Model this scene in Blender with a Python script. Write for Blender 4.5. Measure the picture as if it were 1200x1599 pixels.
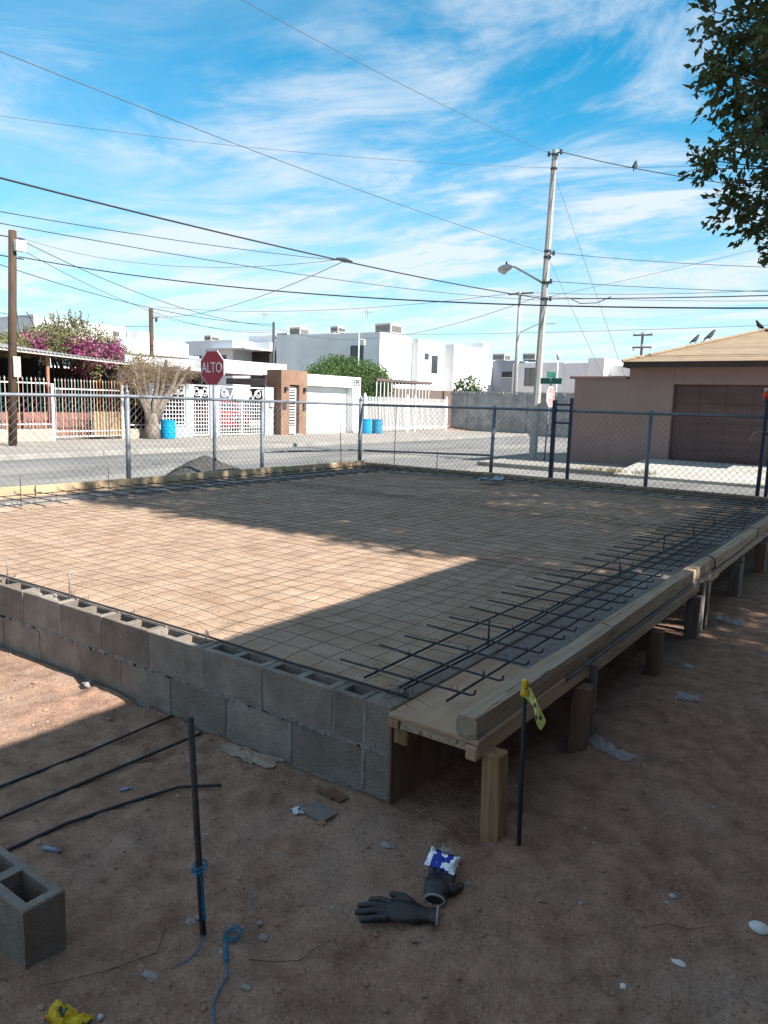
import bpy, bmesh, math, random
from mathutils import Vector, Matrix, noise

# ------------------------------------------------------------------ scene, camera, sky, sun
for o in list(bpy.data.objects):
    bpy.data.objects.remove(o, do_unlink=True)
scene = bpy.context.scene
COL = scene.collection
R = math.radians

cam_data = bpy.data.cameras.new('camera')
cam = bpy.data.objects.new('camera', cam_data)
COL.objects.link(cam)
scene.camera = cam
CAM = Vector((1.5465, -2.2592, 1.5711))
YAW, PITCH, ROLL = R(-35.435), R(-8.376), R(1.59)
fwd = Vector((math.sin(YAW) * math.cos(PITCH), math.cos(YAW) * math.cos(PITCH), math.sin(PITCH)))
rgt = Vector((math.cos(YAW), -math.sin(YAW), 0))
upv = rgt.cross(fwd)
r2 = math.cos(ROLL) * rgt + math.sin(ROLL) * upv
u2 = -math.sin(ROLL) * rgt + math.cos(ROLL) * upv
cam.matrix_world = Matrix((
    (r2.x, u2.x, -fwd.x, CAM.x), (r2.y, u2.y, -fwd.y, CAM.y), (r2.z, u2.z, -fwd.z, CAM.z), (0, 0, 0, 1)))
cam_data.sensor_fit = 'VERTICAL'
cam_data.sensor_height = 24.0
cam_data.lens = 24.0 * 1158.1 / 1599.0
cam_data.clip_start = 0.05
cam_data.clip_end = 3000

SUN_EL, SUN_AZ = R(40), R(6)          # azimuth measured from +X towards +Y
sun_dir = Vector((math.cos(SUN_EL) * math.cos(SUN_AZ), math.cos(SUN_EL) * math.sin(SUN_AZ), math.sin(SUN_EL)))
sd = bpy.data.lights.new('sun', 'SUN')
sd.energy = 5.0
sd.angle = R(0.53)
sd.color = (1.0, 0.965, 0.90)
sun = bpy.data.objects.new('sun', sd)
COL.objects.link(sun)
sun.rotation_euler = sun_dir.to_track_quat('Z', 'Y').to_euler()

world = bpy.data.worlds.new('World')
scene.world = world
world.use_nodes = True
wt = world.node_tree
wt.nodes.clear()
def wn(t, **k):
    n = wt.nodes.new(t)
    for a, b in k.items():
        setattr(n, a, b)
    return n
def wmath(op, a, b=None):
    n = wn('ShaderNodeMath', operation=op)
    for i, x in enumerate((a, b)):
        if x is None: continue
        if isinstance(x, (int, float)): n.inputs[i].default_value = x
        else: wt.links.new(x, n.inputs[i])
    return n.outputs[0]
sky = wn('ShaderNodeTexSky')
sky.sky_type = 'NISHITA'
sky.sun_disc = False
sky.sun_elevation = SUN_EL
sky.sun_rotation = R(90) - SUN_AZ
sky.altitude = 200
sky.air_density = 1.0
sky.dust_density = 0.25
sky.ozone_density = 3.0
hsv = wn('ShaderNodeHueSaturation')
hsv.inputs['Hue'].default_value = 0.472
hsv.inputs['Saturation'].default_value = 1.42
hsv.inputs['Value'].default_value = 1.0
wt.links.new(sky.outputs[0], hsv.inputs['Color'])
tc = wn('ShaderNodeTexCoord')
sep = wn('ShaderNodeSeparateXYZ')
wt.links.new(tc.outputs['Generated'], sep.inputs[0])
zc = wmath('MAXIMUM', sep.outputs[2], 0.0)
den = wmath('ADD', zc, 0.07)
px = wmath('DIVIDE', sep.outputs[0], den)
py = wmath('DIVIDE', sep.outputs[1], den)
comb = wn('ShaderNodeCombineXYZ')
wt.links.new(px, comb.inputs[0]); wt.links.new(py, comb.inputs[1])
def cloud_noise(rot, sc, scale, detail, rough, dist, loc=(0, 0, 0)):
    m = wn('ShaderNodeMapping')
    m.inputs['Rotation'].default_value = (0, 0, R(rot))
    m.inputs['Scale'].default_value = (sc[0], sc[1], 1)
    m.inputs['Location'].default_value = loc
    wt.links.new(comb.outputs[0], m.inputs[0])
    n = wn('ShaderNodeTexNoise')
    n.inputs['Scale'].default_value = scale
    n.inputs['Detail'].default_value = detail
    n.inputs['Roughness'].default_value = rough
    n.inputs['Distortion'].default_value = dist
    wt.links.new(m.outputs[0], n.inputs['Vector'])
    return n.outputs[0]
def ramp(x, a, b):
    n = wn('ShaderNodeMapRange')
    n.interpolation_type = 'SMOOTHSTEP'
    n.inputs['From Min'].default_value = a
    n.inputs['From Max'].default_value = b
    wt.links.new(x, n.inputs['Value'])
    return n.outputs[0]
warp = wn('ShaderNodeTexNoise')
warp.inputs['Scale'].default_value = 0.45
warp.inputs['Detail'].default_value = 2
wt.links.new(comb.outputs[0], warp.inputs['Vector'])
wsub = wn('ShaderNodeVectorMath', operation='SUBTRACT')
wsub.inputs[1].default_value = (0.5, 0.5, 0.5)
wt.links.new(warp.outputs['Color'], wsub.inputs[0])
wsc = wn('ShaderNodeVectorMath', operation='SCALE')
wsc.inputs['Scale'].default_value = 1.5
wt.links.new(wsub.outputs[0], wsc.inputs[0])
wadd = wn('ShaderNodeVectorMath', operation='ADD')
wt.links.new(comb.outputs[0], wadd.inputs[0]); wt.links.new(wsc.outputs[0], wadd.inputs[1])
comb = wadd
ROTW = -50
ROTB, S1, S2 = -46, (5.2, 3.3, 1), (1.6, 2.2, 5)
bands = ramp(cloud_noise(ROTB, (0.34, 1.2), 1.1, 8, 0.58, 0.25, S1), 0.46, 0.68)
wisps = ramp(cloud_noise(ROTB + ROTW, (0.8, 1.35), 1.7, 10, 0.64, 0.35, S2), 0.40, 0.68)
patch = ramp(cloud_noise(ROTB, (0.7, 0.9), 0.55, 4, 0.55, 0.2, (5.1, 0.4, 7)), 0.40, 0.60)
veil = wmath('MULTIPLY', ramp(cloud_noise(ROTB + 10, (0.35, 1.0), 0.9, 6, 0.62, 0.3, (8.3, 2.0, 1)), 0.38, 0.75), 0.30)
cl = wmath('ADD', wmath('MULTIPLY', bands, wmath('ADD', wmath('MULTIPLY', wisps, 0.55), 0.6)),
           wmath('MULTIPLY', wmath('MULTIPLY', wisps, patch), 0.8))
cl = wmath('ADD', cl, veil)
low = ramp(sep.outputs[2], 0.34, 0.0)      # more cloud seen edge-on towards the horizon
cl = wmath('ADD', cl, wmath('MULTIPLY', low, 0.6))
cl = wmath('MULTIPLY', wmath('MINIMUM', cl, 1.0), 0.86)
mix = wn('ShaderNodeMix', data_type='RGBA')
wt.links.new(cl, mix.inputs['Factor'])
tint = wn('ShaderNodeMix', data_type='RGBA', blend_type='MULTIPLY')
tint.inputs['Factor'].default_value = 1.0
tint.inputs['B'].default_value = (0.72, 1.06, 1.12, 1)
wt.links.new(hsv.outputs[0], tint.inputs['A'])
wt.links.new(tint.outputs['Result'], mix.inputs['A'])
mix.inputs['B'].default_value = (4.9, 5.2, 5.55, 1)
bg = wn('ShaderNodeBackground')
bg.inputs['Strength'].default_value = 0.077
wt.links.new(mix.outputs['Result'], bg.inputs['Color'])
wo = wn('ShaderNodeOutputWorld')
wt.links.new(bg.outputs[0], wo.inputs[0])

scene.view_settings.view_transform = 'Standard'
scene.view_settings.look = 'None'
scene.view_settings.exposure = 1.3
scene.view_settings.gamma = 1.0
scene.view_settings.use_curve_mapping = False
scene.render.engine = 'CYCLES'
scene.render.resolution_x = 768
scene.render.resolution_y = 1024

# ------------------------------------------------------------------ helpers
class MB:
    def __init__(self):
        self.v = []; self.f = []
    def add(self, vs, fs):
        b = len(self.v)
        self.v += [Vector(p) for p in vs]
        self.f += [tuple(i + b for i in q) for q in fs]
        return self
    def box(self, x0, x1, y0, y1, z0, z1, m=None):
        vs = [Vector((x, y, z)) for z in (z0, z1) for y in (y0, y1) for x in (x0, x1)]
        if m is not None: vs = [m @ p for p in vs]
        return self.add(vs, [(0, 2, 3, 1), (4, 5, 7, 6), (0, 1, 5, 4), (2, 6, 7, 3), (0, 4, 6, 2), (1, 3, 7, 5)])
    def cbox(self, x0, x1, y0, y1, z0, z1, c=0.004, m=None):
        cx, cy, cz = (x0 + x1) / 2, (y0 + y1) / 2, (z0 + z1) / 2
        hx, hy, hz = abs(x1 - x0) / 2, abs(y1 - y0) / 2, abs(z1 - z0) / 2
        c = min(c, hx * .9, hy * .9, hz * .9)
        vs = []; ix = {}
        for sx in (-1, 1):
            for sy in (-1, 1):
                for sz in (-1, 1):
                    for a in range(3):
                        p = [sx * (hx - c), sy * (hy - c), sz * (hz - c)]
                        p[a] = (sx * hx, sy * hy, sz * hz)[a]
                        ix[(a, sx, sy, sz)] = len(vs)
                        q = Vector((p[0] + cx, p[1] + cy, p[2] + cz))
                        vs.append(m @ q if m is not None else q)
        fs = []
        for s in (-1, 1):
            q = [ix[(0, s, a, b)] for a, b in ((-1, -1), (1, -1), (1, 1), (-1, 1))]; fs.append(tuple(q if s > 0 else q[::-1]))
            q = [ix[(1, a, s, b)] for a, b in ((-1, -1), (-1, 1), (1, 1), (1, -1))]; fs.append(tuple(q if s > 0 else q[::-1]))
            q = [ix[(2, a, b, s)] for a, b in ((-1, -1), (1, -1), (1, 1), (-1, 1))]; fs.append(tuple(q if s > 0 else q[::-1]))
        for a in (-1, 1):
            for b in (-1, 1):
                fs.append((ix[(0, a, b, -1)], ix[(0, a, b, 1)], ix[(1, a, b, 1)], ix[(1, a, b, -1)]))
                fs.append((ix[(0, a, -1, b)], ix[(0, a, 1, b)], ix[(2, a, 1, b)], ix[(2, a, -1, b)]))
                fs.append((ix[(1, -1, a, b)], ix[(1, 1, a, b)], ix[(2, 1, a, b)], ix[(2, -1, a, b)]))
                for d in (-1, 1):
                    fs.append((ix[(0, a, b, d)], ix[(1, a, b, d)], ix[(2, a, b, d)]))
        return self.add(vs, fs)
    def tube(self, pts, r, n=8, caps=True):
        pts = [Vector(p) for p in pts]
        if isinstance(r, (int, float)): r = [r] * len(pts)
        vs = []; fs = []
        t0 = (pts[1] - pts[0]).normalized()
        ref = Vector((0, 0, 1)) if abs(t0.z) < 0.9 else Vector((1, 0, 0))
        u = t0.cross(ref).normalized()
        for i, p in enumerate(pts):
            a = pts[max(i - 1, 0)]; b = pts[min(i + 1, len(pts) - 1)]
            t = (b - a)
            if t.length < 1e-9: t = t0
            t = t.normalized()
            u = (u - t * u.dot(t))
            if u.length < 1e-6: u = t.orthogonal()
            u.normalize()
            w = t.cross(u)
            for k in range(n):
                an = 2 * math.pi * k / n
                vs.append(p + (u * math.cos(an) + w * math.sin(an)) * r[i])
        for i in range(len(pts) - 1):
            for k in range(n):
                k2 = (k + 1) % n
                fs.append((i * n + k, i * n + k2, (i + 1) * n + k2, (i + 1) * n + k))
        if caps:
            fs.append(tuple(range(n))[::-1]); fs.append(tuple(range((len(pts) - 1) * n, len(pts) * n)))
        return self.add(vs, fs)
    def lathe(self, prof, c, n=20, caps=True):
        vs = []; fs = []
        for (r, z) in prof:
            for k in range(n):
                a = 2 * math.pi * k / n
                vs.append((c[0] + r * math.cos(a), c[1] + r * math.sin(a), c[2] + z))
        for i in range(len(prof) - 1):
            for k in range(n):
                k2 = (k + 1) % n
                fs.append((i * n + k, i * n + k2, (i + 1) * n + k2, (i + 1) * n + k))
        if caps:
            fs.append(tuple(range(n))[::-1]); fs.append(tuple(range((len(prof) - 1) * n, len(prof) * n)))
        return self.add(vs, fs)
    def prism(self, poly, d, org=(0, 0, 0), u=(1, 0, 0), w=(0, 0, 1)):
        """closed outline in the plane (u, w) pushed through by the vector d"""
        o = Vector(org); u = Vector(u); w = Vector(w); d = Vector(d); n = len(poly)
        a = [o + u * p[0] + w * p[1] for p in poly]
        return self.add(a + [p + d for p in a], [tuple(range(n))[::-1], tuple(range(n, 2 * n))] +
                        [(i, (i + 1) % n, (i + 1) % n + n, i + n) for i in range(n)])
    def jitter(self, amp, scale=8.0, seed=0.0):
        for p in self.v:
            p += noise.noise_vector(p * scale + Vector((seed, seed * 1.7, 3.1))) * amp
        return self

def tag(o, label=None, cat=None, group=None, kind=None):
    if label: o['label'] = label
    if cat: o['category'] = cat
    if group: o['group'] = group
    if kind: o['kind'] = kind
    return o
def thing(name, label, cat, loc, group=None):
    o = bpy.data.objects.new(name, None)
    o.empty_display_size = 0.1
    COL.objects.link(o)
    o.location = loc
    return tag(o, label, cat, group)
def wloc(o):
    p = Vector(o.location)
    while o.parent:
        o = o.parent; p += Vector(o.location)
    return p
def build(name, mb, mat, parent=None, smooth=False, label=None, cat=None, group=None, kind=None, recalc=True, origin=None):
    vs = mb.v
    xs = [p.x for p in vs]; ys = [p.y for p in vs]; zs = [p.z for p in vs]
    org = Vector(origin) if origin is not None else Vector(((min(xs) + max(xs)) / 2, (min(ys) + max(ys)) / 2, min(zs)))
    me = bpy.data.meshes.new(name)
    me.from_pydata([p - org for p in vs], [], mb.f)
    if recalc:
        bm = bmesh.new(); bm.from_mesh(me)
        bmesh.ops.recalc_face_normals(bm, faces=bm.faces)
        bm.to_mesh(me); bm.free()
    if smooth:
        me.polygons.foreach_set('use_smooth', [True] * len(me.polygons))
    if mat is not None: me.materials.append(mat)
    me.update()
    o = bpy.data.objects.new(name, me)
    COL.objects.link(o)
    if parent is not None:
        o.parent = parent
        o.location = org - wloc(parent)
    else:
        o.location = org
    return tag(o, label, cat, group, kind)
def clone(o, loc, parent=None, name=None):
    c = o.copy()
    COL.objects.link(c)
    if parent is not None: c.parent = parent
    pl = wloc(c.parent) if c.parent else Vector((0, 0, 0))
    c.location = Vector(loc) - pl
    return c

def arc(c, r, a0, a1, n, ax=(1, 0, 0), ay=(0, 0, 1)):
    c = Vector(c); ax = Vector(ax); ay = Vector(ay)
    return [c + ax * (r * math.cos(a0 + (a1 - a0) * i / n)) + ay * (r * math.sin(a0 + (a1 - a0) * i / n)) for i in range(n + 1)]

def text_mb(s, size, org, u, w, nrm, ext=0.004, xs=1.0, bold=0.0):
    cu = bpy.data.curves.new('lettering', 'FONT')
    cu.body = s; cu.size = size; cu.align_x = 'CENTER'; cu.align_y = 'CENTER'
    cu.extrude = ext; cu.resolution_u = 3; cu.offset = bold
    ob = bpy.data.objects.new('lettering', cu)
    COL.objects.link(ob)
    dg = bpy.context.evaluated_depsgraph_get()
    me = ob.evaluated_get(dg).to_mesh()
    mb = MB()
    u = Vector(u); w = Vector(w); nrm = Vector(nrm); org = Vector(org)
    mb.add([org + u * (p.co.x * xs) + w * p.co.y + nrm * p.co.z for p in me.vertices], [tuple(p.vertices) for p in me.polygons])
    ob.evaluated_get(dg).to_mesh_clear()
    bpy.data.objects.remove(ob, do_unlink=True)
    bpy.data.curves.remove(cu)
    return mb

# ------------------------------------------------------------------ materials
MATS = {}
def M(name, col, rough=0.8, col2=None, scale=6.0, detail=6, stretch=(1, 1, 1), bump=0.15, bscale=60.0, bdist=0.01,
      rnd=0.0, metallic=0.0, spec=0.3, lo=0.35, hi=0.65, speck=None, speck_scale=120, trans=0.0, alpha=1.0, world=False,
      speck2=None, dirt=None, dirt_lo=0.55, dirt_hi=0.72, dirt_scale=2.0):
    if name in MATS: return MATS[name]
    m = bpy.data.materials.new(name)
    m.use_nodes = True
    t = m.node_tree; b = t.nodes['Principled BSDF']
    L = t.links.new
    tcn = t.nodes.new('ShaderNodeTexCoord')
    mp = t.nodes.new('ShaderNodeMapping'); mp.inputs['Scale'].default_value = stretch
    L(tcn.outputs['Object'], mp.inputs[0])
    if world:
        ge = t.nodes.new('ShaderNodeNewGeometry'); L(ge.outputs['Position'], mp.inputs[0])
    elif rnd > 0:
        oi0 = t.nodes.new('ShaderNodeObjectInfo')
        ml = t.nodes.new('ShaderNodeMath'); ml.operation = 'MULTIPLY'; ml.inputs[1].default_value = 37.0
        L(oi0.outputs['Random'], ml.inputs[0])
        cx = t.nodes.new('ShaderNodeCombineXYZ')
        for i in range(3): L(ml.outputs[0], cx.inputs[i])
        L(cx.outputs[0], mp.inputs['Location'])
    nz = t.nodes.new('ShaderNodeTexNoise')
    nz.inputs['Scale'].default_value = scale; nz.inputs['Detail'].default_value = detail; nz.inputs['Roughness'].default_value = 0.6
    L(mp.outputs[0], nz.inputs['Vector'])
    rp = t.nodes.new('ShaderNodeMapRange')
    rp.inputs['From Min'].default_value = lo; rp.inputs['From Max'].default_value = hi
    L(nz.outputs[0], rp.inputs['Value'])
    mx = t.nodes.new('ShaderNodeMix'); mx.data_type = 'RGBA'
    c2 = col2 if col2 else tuple(x * 0.78 for x in col)
    mx.inputs['A'].default_value = (*col, 1); mx.inputs['B'].default_value = (*c2, 1)
    L(rp.outputs[0], mx.inputs['Factor'])
    out = mx.outputs['Result']
    if dirt:
        n3 = t.nodes.new('ShaderNodeTexNoise'); n3.inputs['Scale'].default_value = dirt_scale; n3.inputs['Detail'].default_value = 8
        n3.inputs['Roughness'].default_value = 0.7
        L(mp.outputs[0], n3.inputs['Vector'])
        r3 = t.nodes.new('ShaderNodeMapRange'); r3.inputs['From Min'].default_value = dirt_lo; r3.inputs['From Max'].default_value = dirt_hi
        L(n3.outputs[0], r3.inputs['Value'])
        m3 = t.nodes.new('ShaderNodeMix'); m3.data_type = 'RGBA'; m3.inputs['B'].default_value = (*dirt, 1)
        L(r3.outputs[0], m3.inputs['Factor']); L(out, m3.inputs['A']); out = m3.outputs['Result']
    if speck:
        vo = t.nodes.new('ShaderNodeTexNoise'); vo.inputs['Scale'].default_value = speck_scale; vo.inputs['Detail'].default_value = 2
        L(mp.outputs[0], vo.inputs['Vector'])
        r4 = t.nodes.new('ShaderNodeMapRange'); r4.inputs['From Min'].default_value = 0.62; r4.inputs['From Max'].default_value = 0.72
        L(vo.outputs[0], r4.inputs['Value'])
        m4 = t.nodes.new('ShaderNodeMix'); m4.data_type = 'RGBA'; m4.inputs['B'].default_value = (*speck, 1)
        L(r4.outputs[0], m4.inputs['Factor']); L(out, m4.inputs['A']); out = m4.outputs['Result']
    if speck2:
        vo = t.nodes.new('ShaderNodeTexNoise'); vo.inputs['Scale'].default_value = speck_scale * .45; vo.inputs['Detail'].default_value = 4
        vo.inputs['Roughness'].default_value = 0.7
        L(mp.outputs[0], vo.inputs['Vector'])
        r4 = t.nodes.new('ShaderNodeMapRange'); r4.inputs['From Min'].default_value = 0.56; r4.inputs['From Max'].default_value = 0.70
        L(vo.outputs[0], r4.inputs['Value'])
        m4 = t.nodes.new('ShaderNodeMix'); m4.data_type = 'RGBA'; m4.inputs['B'].default_value = (*speck2, 1)
        L(r4.outputs[0], m4.inputs['Factor']); L(out, m4.inputs['A']); out = m4.outputs['Result']
    if rnd > 0:
        oi = t.nodes.new('ShaderNodeObjectInfo')
        hs = t.nodes.new('ShaderNodeHueSaturation')
        r5 = t.nodes.new('ShaderNodeMapRange'); r5.inputs['To Min'].default_value = 1 - rnd; r5.inputs['To Max'].default_value = 1 + rnd
        L(oi.outputs['Random'], r5.inputs['Value']); L(r5.outputs[0], hs.inputs['Value']); L(out, hs.inputs['Color']); out = hs.outputs[0]
    L(out, b.inputs['Base Color'])
    b.inputs['Roughness'].default_value = rough
    b.inputs['Metallic'].default_value = metallic
    b.inputs['Specular IOR Level'].default_value = spec
    b.inputs['Transmission Weight'].default_value = trans
    b.inputs['Alpha'].default_value = alpha
    if bump > 0:
        nb = t.nodes.new('ShaderNodeTexNoise'); nb.inputs['Scale'].default_value = bscale; nb.inputs['Detail'].default_value = 5
        nb.inputs['Roughness'].default_value = 0.65
        L(mp.outputs[0], nb.inputs['Vector'])
        bp = t.nodes.new('ShaderNodeBump'); bp.inputs['Strength'].default_value = bump; bp.inputs['Distance'].default_value = bdist
        L(nb.outputs[0], bp.inputs['Height']); L(bp.outputs[0], b.inputs['Normal'])
    MATS[name] = m
    return m
def leaf_mat(name, col, col2, rnd_scale=1.2):
    """foliage: colour patches, some light through the blade"""
    m = M(name, col, 0.55, col2=col2, scale=rnd_scale, detail=8, bump=0.0, lo=0.38, hi=0.62, world=True)
    t = m.node_tree; b = t.nodes['Principled BSDF']; out = t.nodes['Material Output']
    tr = t.nodes.new('ShaderNodeBsdfTranslucent')
    src = b.inputs['Base Color'].links[0].from_socket
    t.links.new(src, tr.inputs['Color'])
    ms = t.nodes.new('ShaderNodeMixShader'); ms.inputs[0].default_value = 0.25
    t.links.new(b.outputs[0], ms.inputs[1]); t.links.new(tr.outputs[0], ms.inputs[2]); t.links.new(ms.outputs[0], out.inputs[0])
    return m

m_soil = M('soil', (0.385, 0.24, 0.17), 0.95, col2=(0.225, 0.13, 0.088), scale=9, detail=12, bump=0.9, bscale=60, bdist=0.02,
           speck=(0.50, 0.41, 0.33), speck2=(0.13, 0.08, 0.055), speck_scale=190, world=True, spec=0.1, dirt=(0.40, 0.30, 0.235), dirt_scale=1.1, dirt_lo=0.5, dirt_hi=0.78)
m_fill = M('fill_sand', (0.43, 0.305, 0.22), 0.95, col2=(0.315, 0.208, 0.14), scale=5, detail=12, bump=0.8, bscale=55, bdist=0.014,
           speck=(0.48, 0.38, 0.29), speck2=(0.21, 0.13, 0.088), speck_scale=140, world=True, spec=0.1, dirt=(0.24, 0.14, 0.088), dirt_scale=0.9, dirt_lo=0.56, dirt_hi=0.82)
m_road = M('road', (0.20, 0.19, 0.178), 0.95, col2=(0.125, 0.12, 0.115), scale=0.5, detail=9, stretch=(1, 0.35, 1), bump=0.3, bscale=60, world=True, spec=0.15,
           dirt=(0.29, 0.262, 0.23), dirt_scale=0.35, dirt_lo=0.48, dirt_hi=0.7)
m_walk = M('pavement', (0.30, 0.272, 0.24), 0.95, col2=(0.235, 0.21, 0.182), scale=0.8, detail=9, bump=0.25, bscale=40, world=True, spec=0.15)
m_kerb = M('kerb_concrete', (0.28, 0.262, 0.238), 0.9, col2=(0.19, 0.175, 0.155), scale=1.5, world=True, bump=0.2)
m_apron = M('apron_concrete', (0.41, 0.385, 0.35), 0.9, col2=(0.34, 0.315, 0.28), scale=1.2, detail=8, world=True, bump=0.2)
m_block = M('grey_block', (0.325, 0.275, 0.232), 0.95, col2=(0.215, 0.18, 0.152), scale=7, detail=12, bump=1.0, bscale=95, bdist=0.014,
            rnd=0.18, speck=(0.11, 0.095, 0.085), speck_scale=170, spec=0.15, dirt=(0.27, 0.195, 0.145), dirt_scale=5, dirt_lo=0.52, dirt_hi=0.8)
m_mortar = M('mortar', (0.32, 0.295, 0.265), 0.95, col2=(0.20, 0.18, 0.158), scale=18, detail=8, bump=0.7, bscale=90, bdist=0.01, world=True, spec=0.1)
m_timber = M('timber', (0.43, 0.305, 0.20), 0.85, col2=(0.18, 0.115, 0.07), scale=4.0, detail=10, stretch=(9, 0.55, 9), bump=0.8, bscale=12, bdist=0.012, rnd=0.12, lo=0.38, hi=0.72,
             dirt=(0.39, 0.31, 0.225), dirt_scale=1.1, dirt_lo=0.42, dirt_hi=0.62, speck=(0.10, 0.065, 0.04), speck_scale=6)
m_post = M('post_wood', (0.41, 0.262, 0.142), 0.85, col2=(0.205, 0.12, 0.063), scale=4, detail=10, stretch=(9, 9, 0.8), bump=0.7, bscale=14, rnd=0.2)
m_postbrown = M('dark_post_wood', (0.20, 0.13, 0.085), 0.85, col2=(0.12, 0.075, 0.05), scale=4, detail=10, stretch=(9, 9, 0.8), bump=0.7, bscale=14, rnd=0.2)
m_postgrey = M('weathered_wood', (0.20, 0.175, 0.155), 0.85, col2=(0.12, 0.10, 0.09), scale=3.2, detail=8, stretch=(9, 9, 0.8), bump=0.35, bscale=14, rnd=0.2)
m_ply = M('plywood', (0.44, 0.30, 0.19), 0.8, col2=(0.31, 0.19, 0.115), scale=2.2, detail=8, stretch=(6, 0.9, 6), bump=0.2, bscale=18, rnd=0.08,
          dirt=(0.36, 0.22, 0.16), dirt_scale=2.6, dirt_lo=0.5, dirt_hi=0.68)
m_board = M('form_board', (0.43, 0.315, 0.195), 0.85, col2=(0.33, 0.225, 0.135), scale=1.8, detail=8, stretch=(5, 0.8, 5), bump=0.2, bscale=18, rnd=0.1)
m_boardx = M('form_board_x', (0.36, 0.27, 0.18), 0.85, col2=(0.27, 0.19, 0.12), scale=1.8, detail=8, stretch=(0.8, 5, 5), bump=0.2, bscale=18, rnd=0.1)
m_rebar = M('rebar_steel', (0.038, 0.038, 0.046), 0.6, col2=(0.07, 0.048, 0.038), scale=25, detail=5, bump=0.5, bscale=150, bdist=0.003, metallic=0.45, spec=0.4, lo=0.45, hi=0.75)
m_wire = M('black_wire', (0.06, 0.05, 0.05), 0.7, col2=(0.12, 0.075, 0.05), scale=3, bump=0, metallic=0.3)
m_meshwire = M('rusty_mesh_wire', (0.085, 0.06, 0.045), 0.8, col2=(0.09, 0.065, 0.055), scale=3, bump=0, metallic=0.1)
m_galv = M('galvanised', (0.21, 0.225, 0.245), 0.6, col2=(0.15, 0.16, 0.175), scale=8, bump=0.05, metallic=0.4)
m_galvwire = M('galvanised_wire', (0.24, 0.24, 0.24), 0.6, bump=0, metallic=0.35)
m_blue = M('blue_paint', (0.016, 0.028, 0.06), 0.5, col2=(0.04, 0.03, 0.035), scale=9, bump=0.05, lo=0.5, hi=0.8)
m_white = M('white_plaster', (0.72, 0.72, 0.72), 0.9, col2=(0.62, 0.62, 0.61), scale=0.7, detail=7, bump=0.12, bscale=25, world=True, spec=0.2)
m_offw = M('offwhite_plaster', (0.66, 0.66, 0.68), 0.9, col2=(0.57, 0.57, 0.59), scale=0.7, detail=7, bump=0.12, bscale=25, world=True, spec=0.2)
m_bluegrey = M('bluegrey_plaster', (0.33, 0.355, 0.395), 0.9, col2=(0.275, 0.295, 0.33), scale=0.9, detail=7, bump=0.15, bscale=25, world=True, spec=0.2)
m_tan = M('terracotta_cladding', (0.24, 0.145, 0.098), 0.85, col2=(0.175, 0.102, 0.07), scale=1.4, detail=8, bump=0.2, bscale=25, world=True)
m_brown = M('brown_stucco', (0.265, 0.19, 0.17), 0.95, col2=(0.235, 0.165, 0.147), scale=0.9, detail=9, bump=0.35, bscale=45, bdist=0.02, world=True, spec=0.1)
m_door = M('brown_door', (0.105, 0.065, 0.06), 0.7, col2=(0.075, 0.045, 0.042), scale=1.0, detail=8, stretch=(0.5, 1, 6), bump=0.2, bscale=8, world=True)
m_fascia = M('dark_fascia', (0.05, 0.032, 0.028), 0.7, bump=0.1, world=True)
m_shingle = M('shingle', (0.33, 0.245, 0.165), 0.95, col2=(0.255, 0.185, 0.122), scale=5, detail=6, stretch=(0.5, 2, 1), bump=0.5, bscale=25, bdist=0.02, rnd=0.08, world=True, spec=0.1)
m_greywall = M('old_block_wall', (0.40, 0.385, 0.37), 0.95, col2=(0.24, 0.23, 0.22), dirt=(0.19, 0.175, 0.165), dirt_scale=0.7, dirt_lo=0.5, dirt_hi=0.75, scale=1.6, detail=10, bump=0.5, bscale=20, bdist=0.03, world=True, spec=0.1)
m_glass = M('dark_glass', (0.035, 0.045, 0.055), 0.12, bump=0, spec=0.6)
m_frame = M('dark_frame', (0.05, 0.05, 0.055), 0.5, bump=0)
m_metalbox = M('cooler_metal', (0.46, 0.45, 0.43), 0.7, col2=(0.33, 0.31, 0.29), scale=3, bump=0.1)
m_louver = M('cooler_louver', (0.12, 0.115, 0.11), 0.7, bump=0)
m_whitepaint = M('white_paint', (0.78, 0.78, 0.78), 0.5, col2=(0.70, 0.69, 0.67), scale=5, bump=0)
m_concpole = M('pole_concrete', (0.36, 0.345, 0.325), 0.9, col2=(0.30, 0.285, 0.265), scale=6, detail=8, bump=0.2, bscale=40)
m_woodpole = M('pole_wood', (0.05, 0.03, 0.022), 0.85, col2=(0.085, 0.052, 0.036), scale=4, detail=8, stretch=(6, 6, 0.4), bump=0.4, bscale=20)
m_cable = M('cable', (0.025, 0.025, 0.028), 0.6, bump=0)
m_cablegrey = M('bare_cable', (0.10, 0.11, 0.12), 0.5, bump=0, metallic=0.3)
m_red = M('sign_red', (0.36, 0.018, 0.035), 0.45, col2=(0.30, 0.02, 0.035), scale=4, bump=0)
m_pinkred = M('faded_sunlit_red', (0.55, 0.22, 0.22), 0.5, col2=(0.62, 0.34, 0.33), scale=6, bump=0)  # faded red, with the sun's overexposure also put into the pink
m_signwhite = M('sign_white', (0.72, 0.71, 0.70), 0.5, bump=0)
m_green = M('sign_green', (0.015, 0.12, 0.075), 0.5, bump=0)
m_drum = M('blue_drum', (0.0, 0.27, 0.52), 0.45, col2=(0.0, 0.23, 0.47), scale=4, bump=0.03)
m_drumb = M('teal_drum', (0.01, 0.21, 0.34), 0.5, col2=(0.02, 0.17, 0.28), scale=4, bump=0.03)
m_gravel = M('gravel', (0.10, 0.095, 0.09), 0.95, col2=(0.055, 0.052, 0.05), scale=14, detail=8, bump=0.8, bscale=70, bdist=0.03, world=True, spec=0.1)
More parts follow.
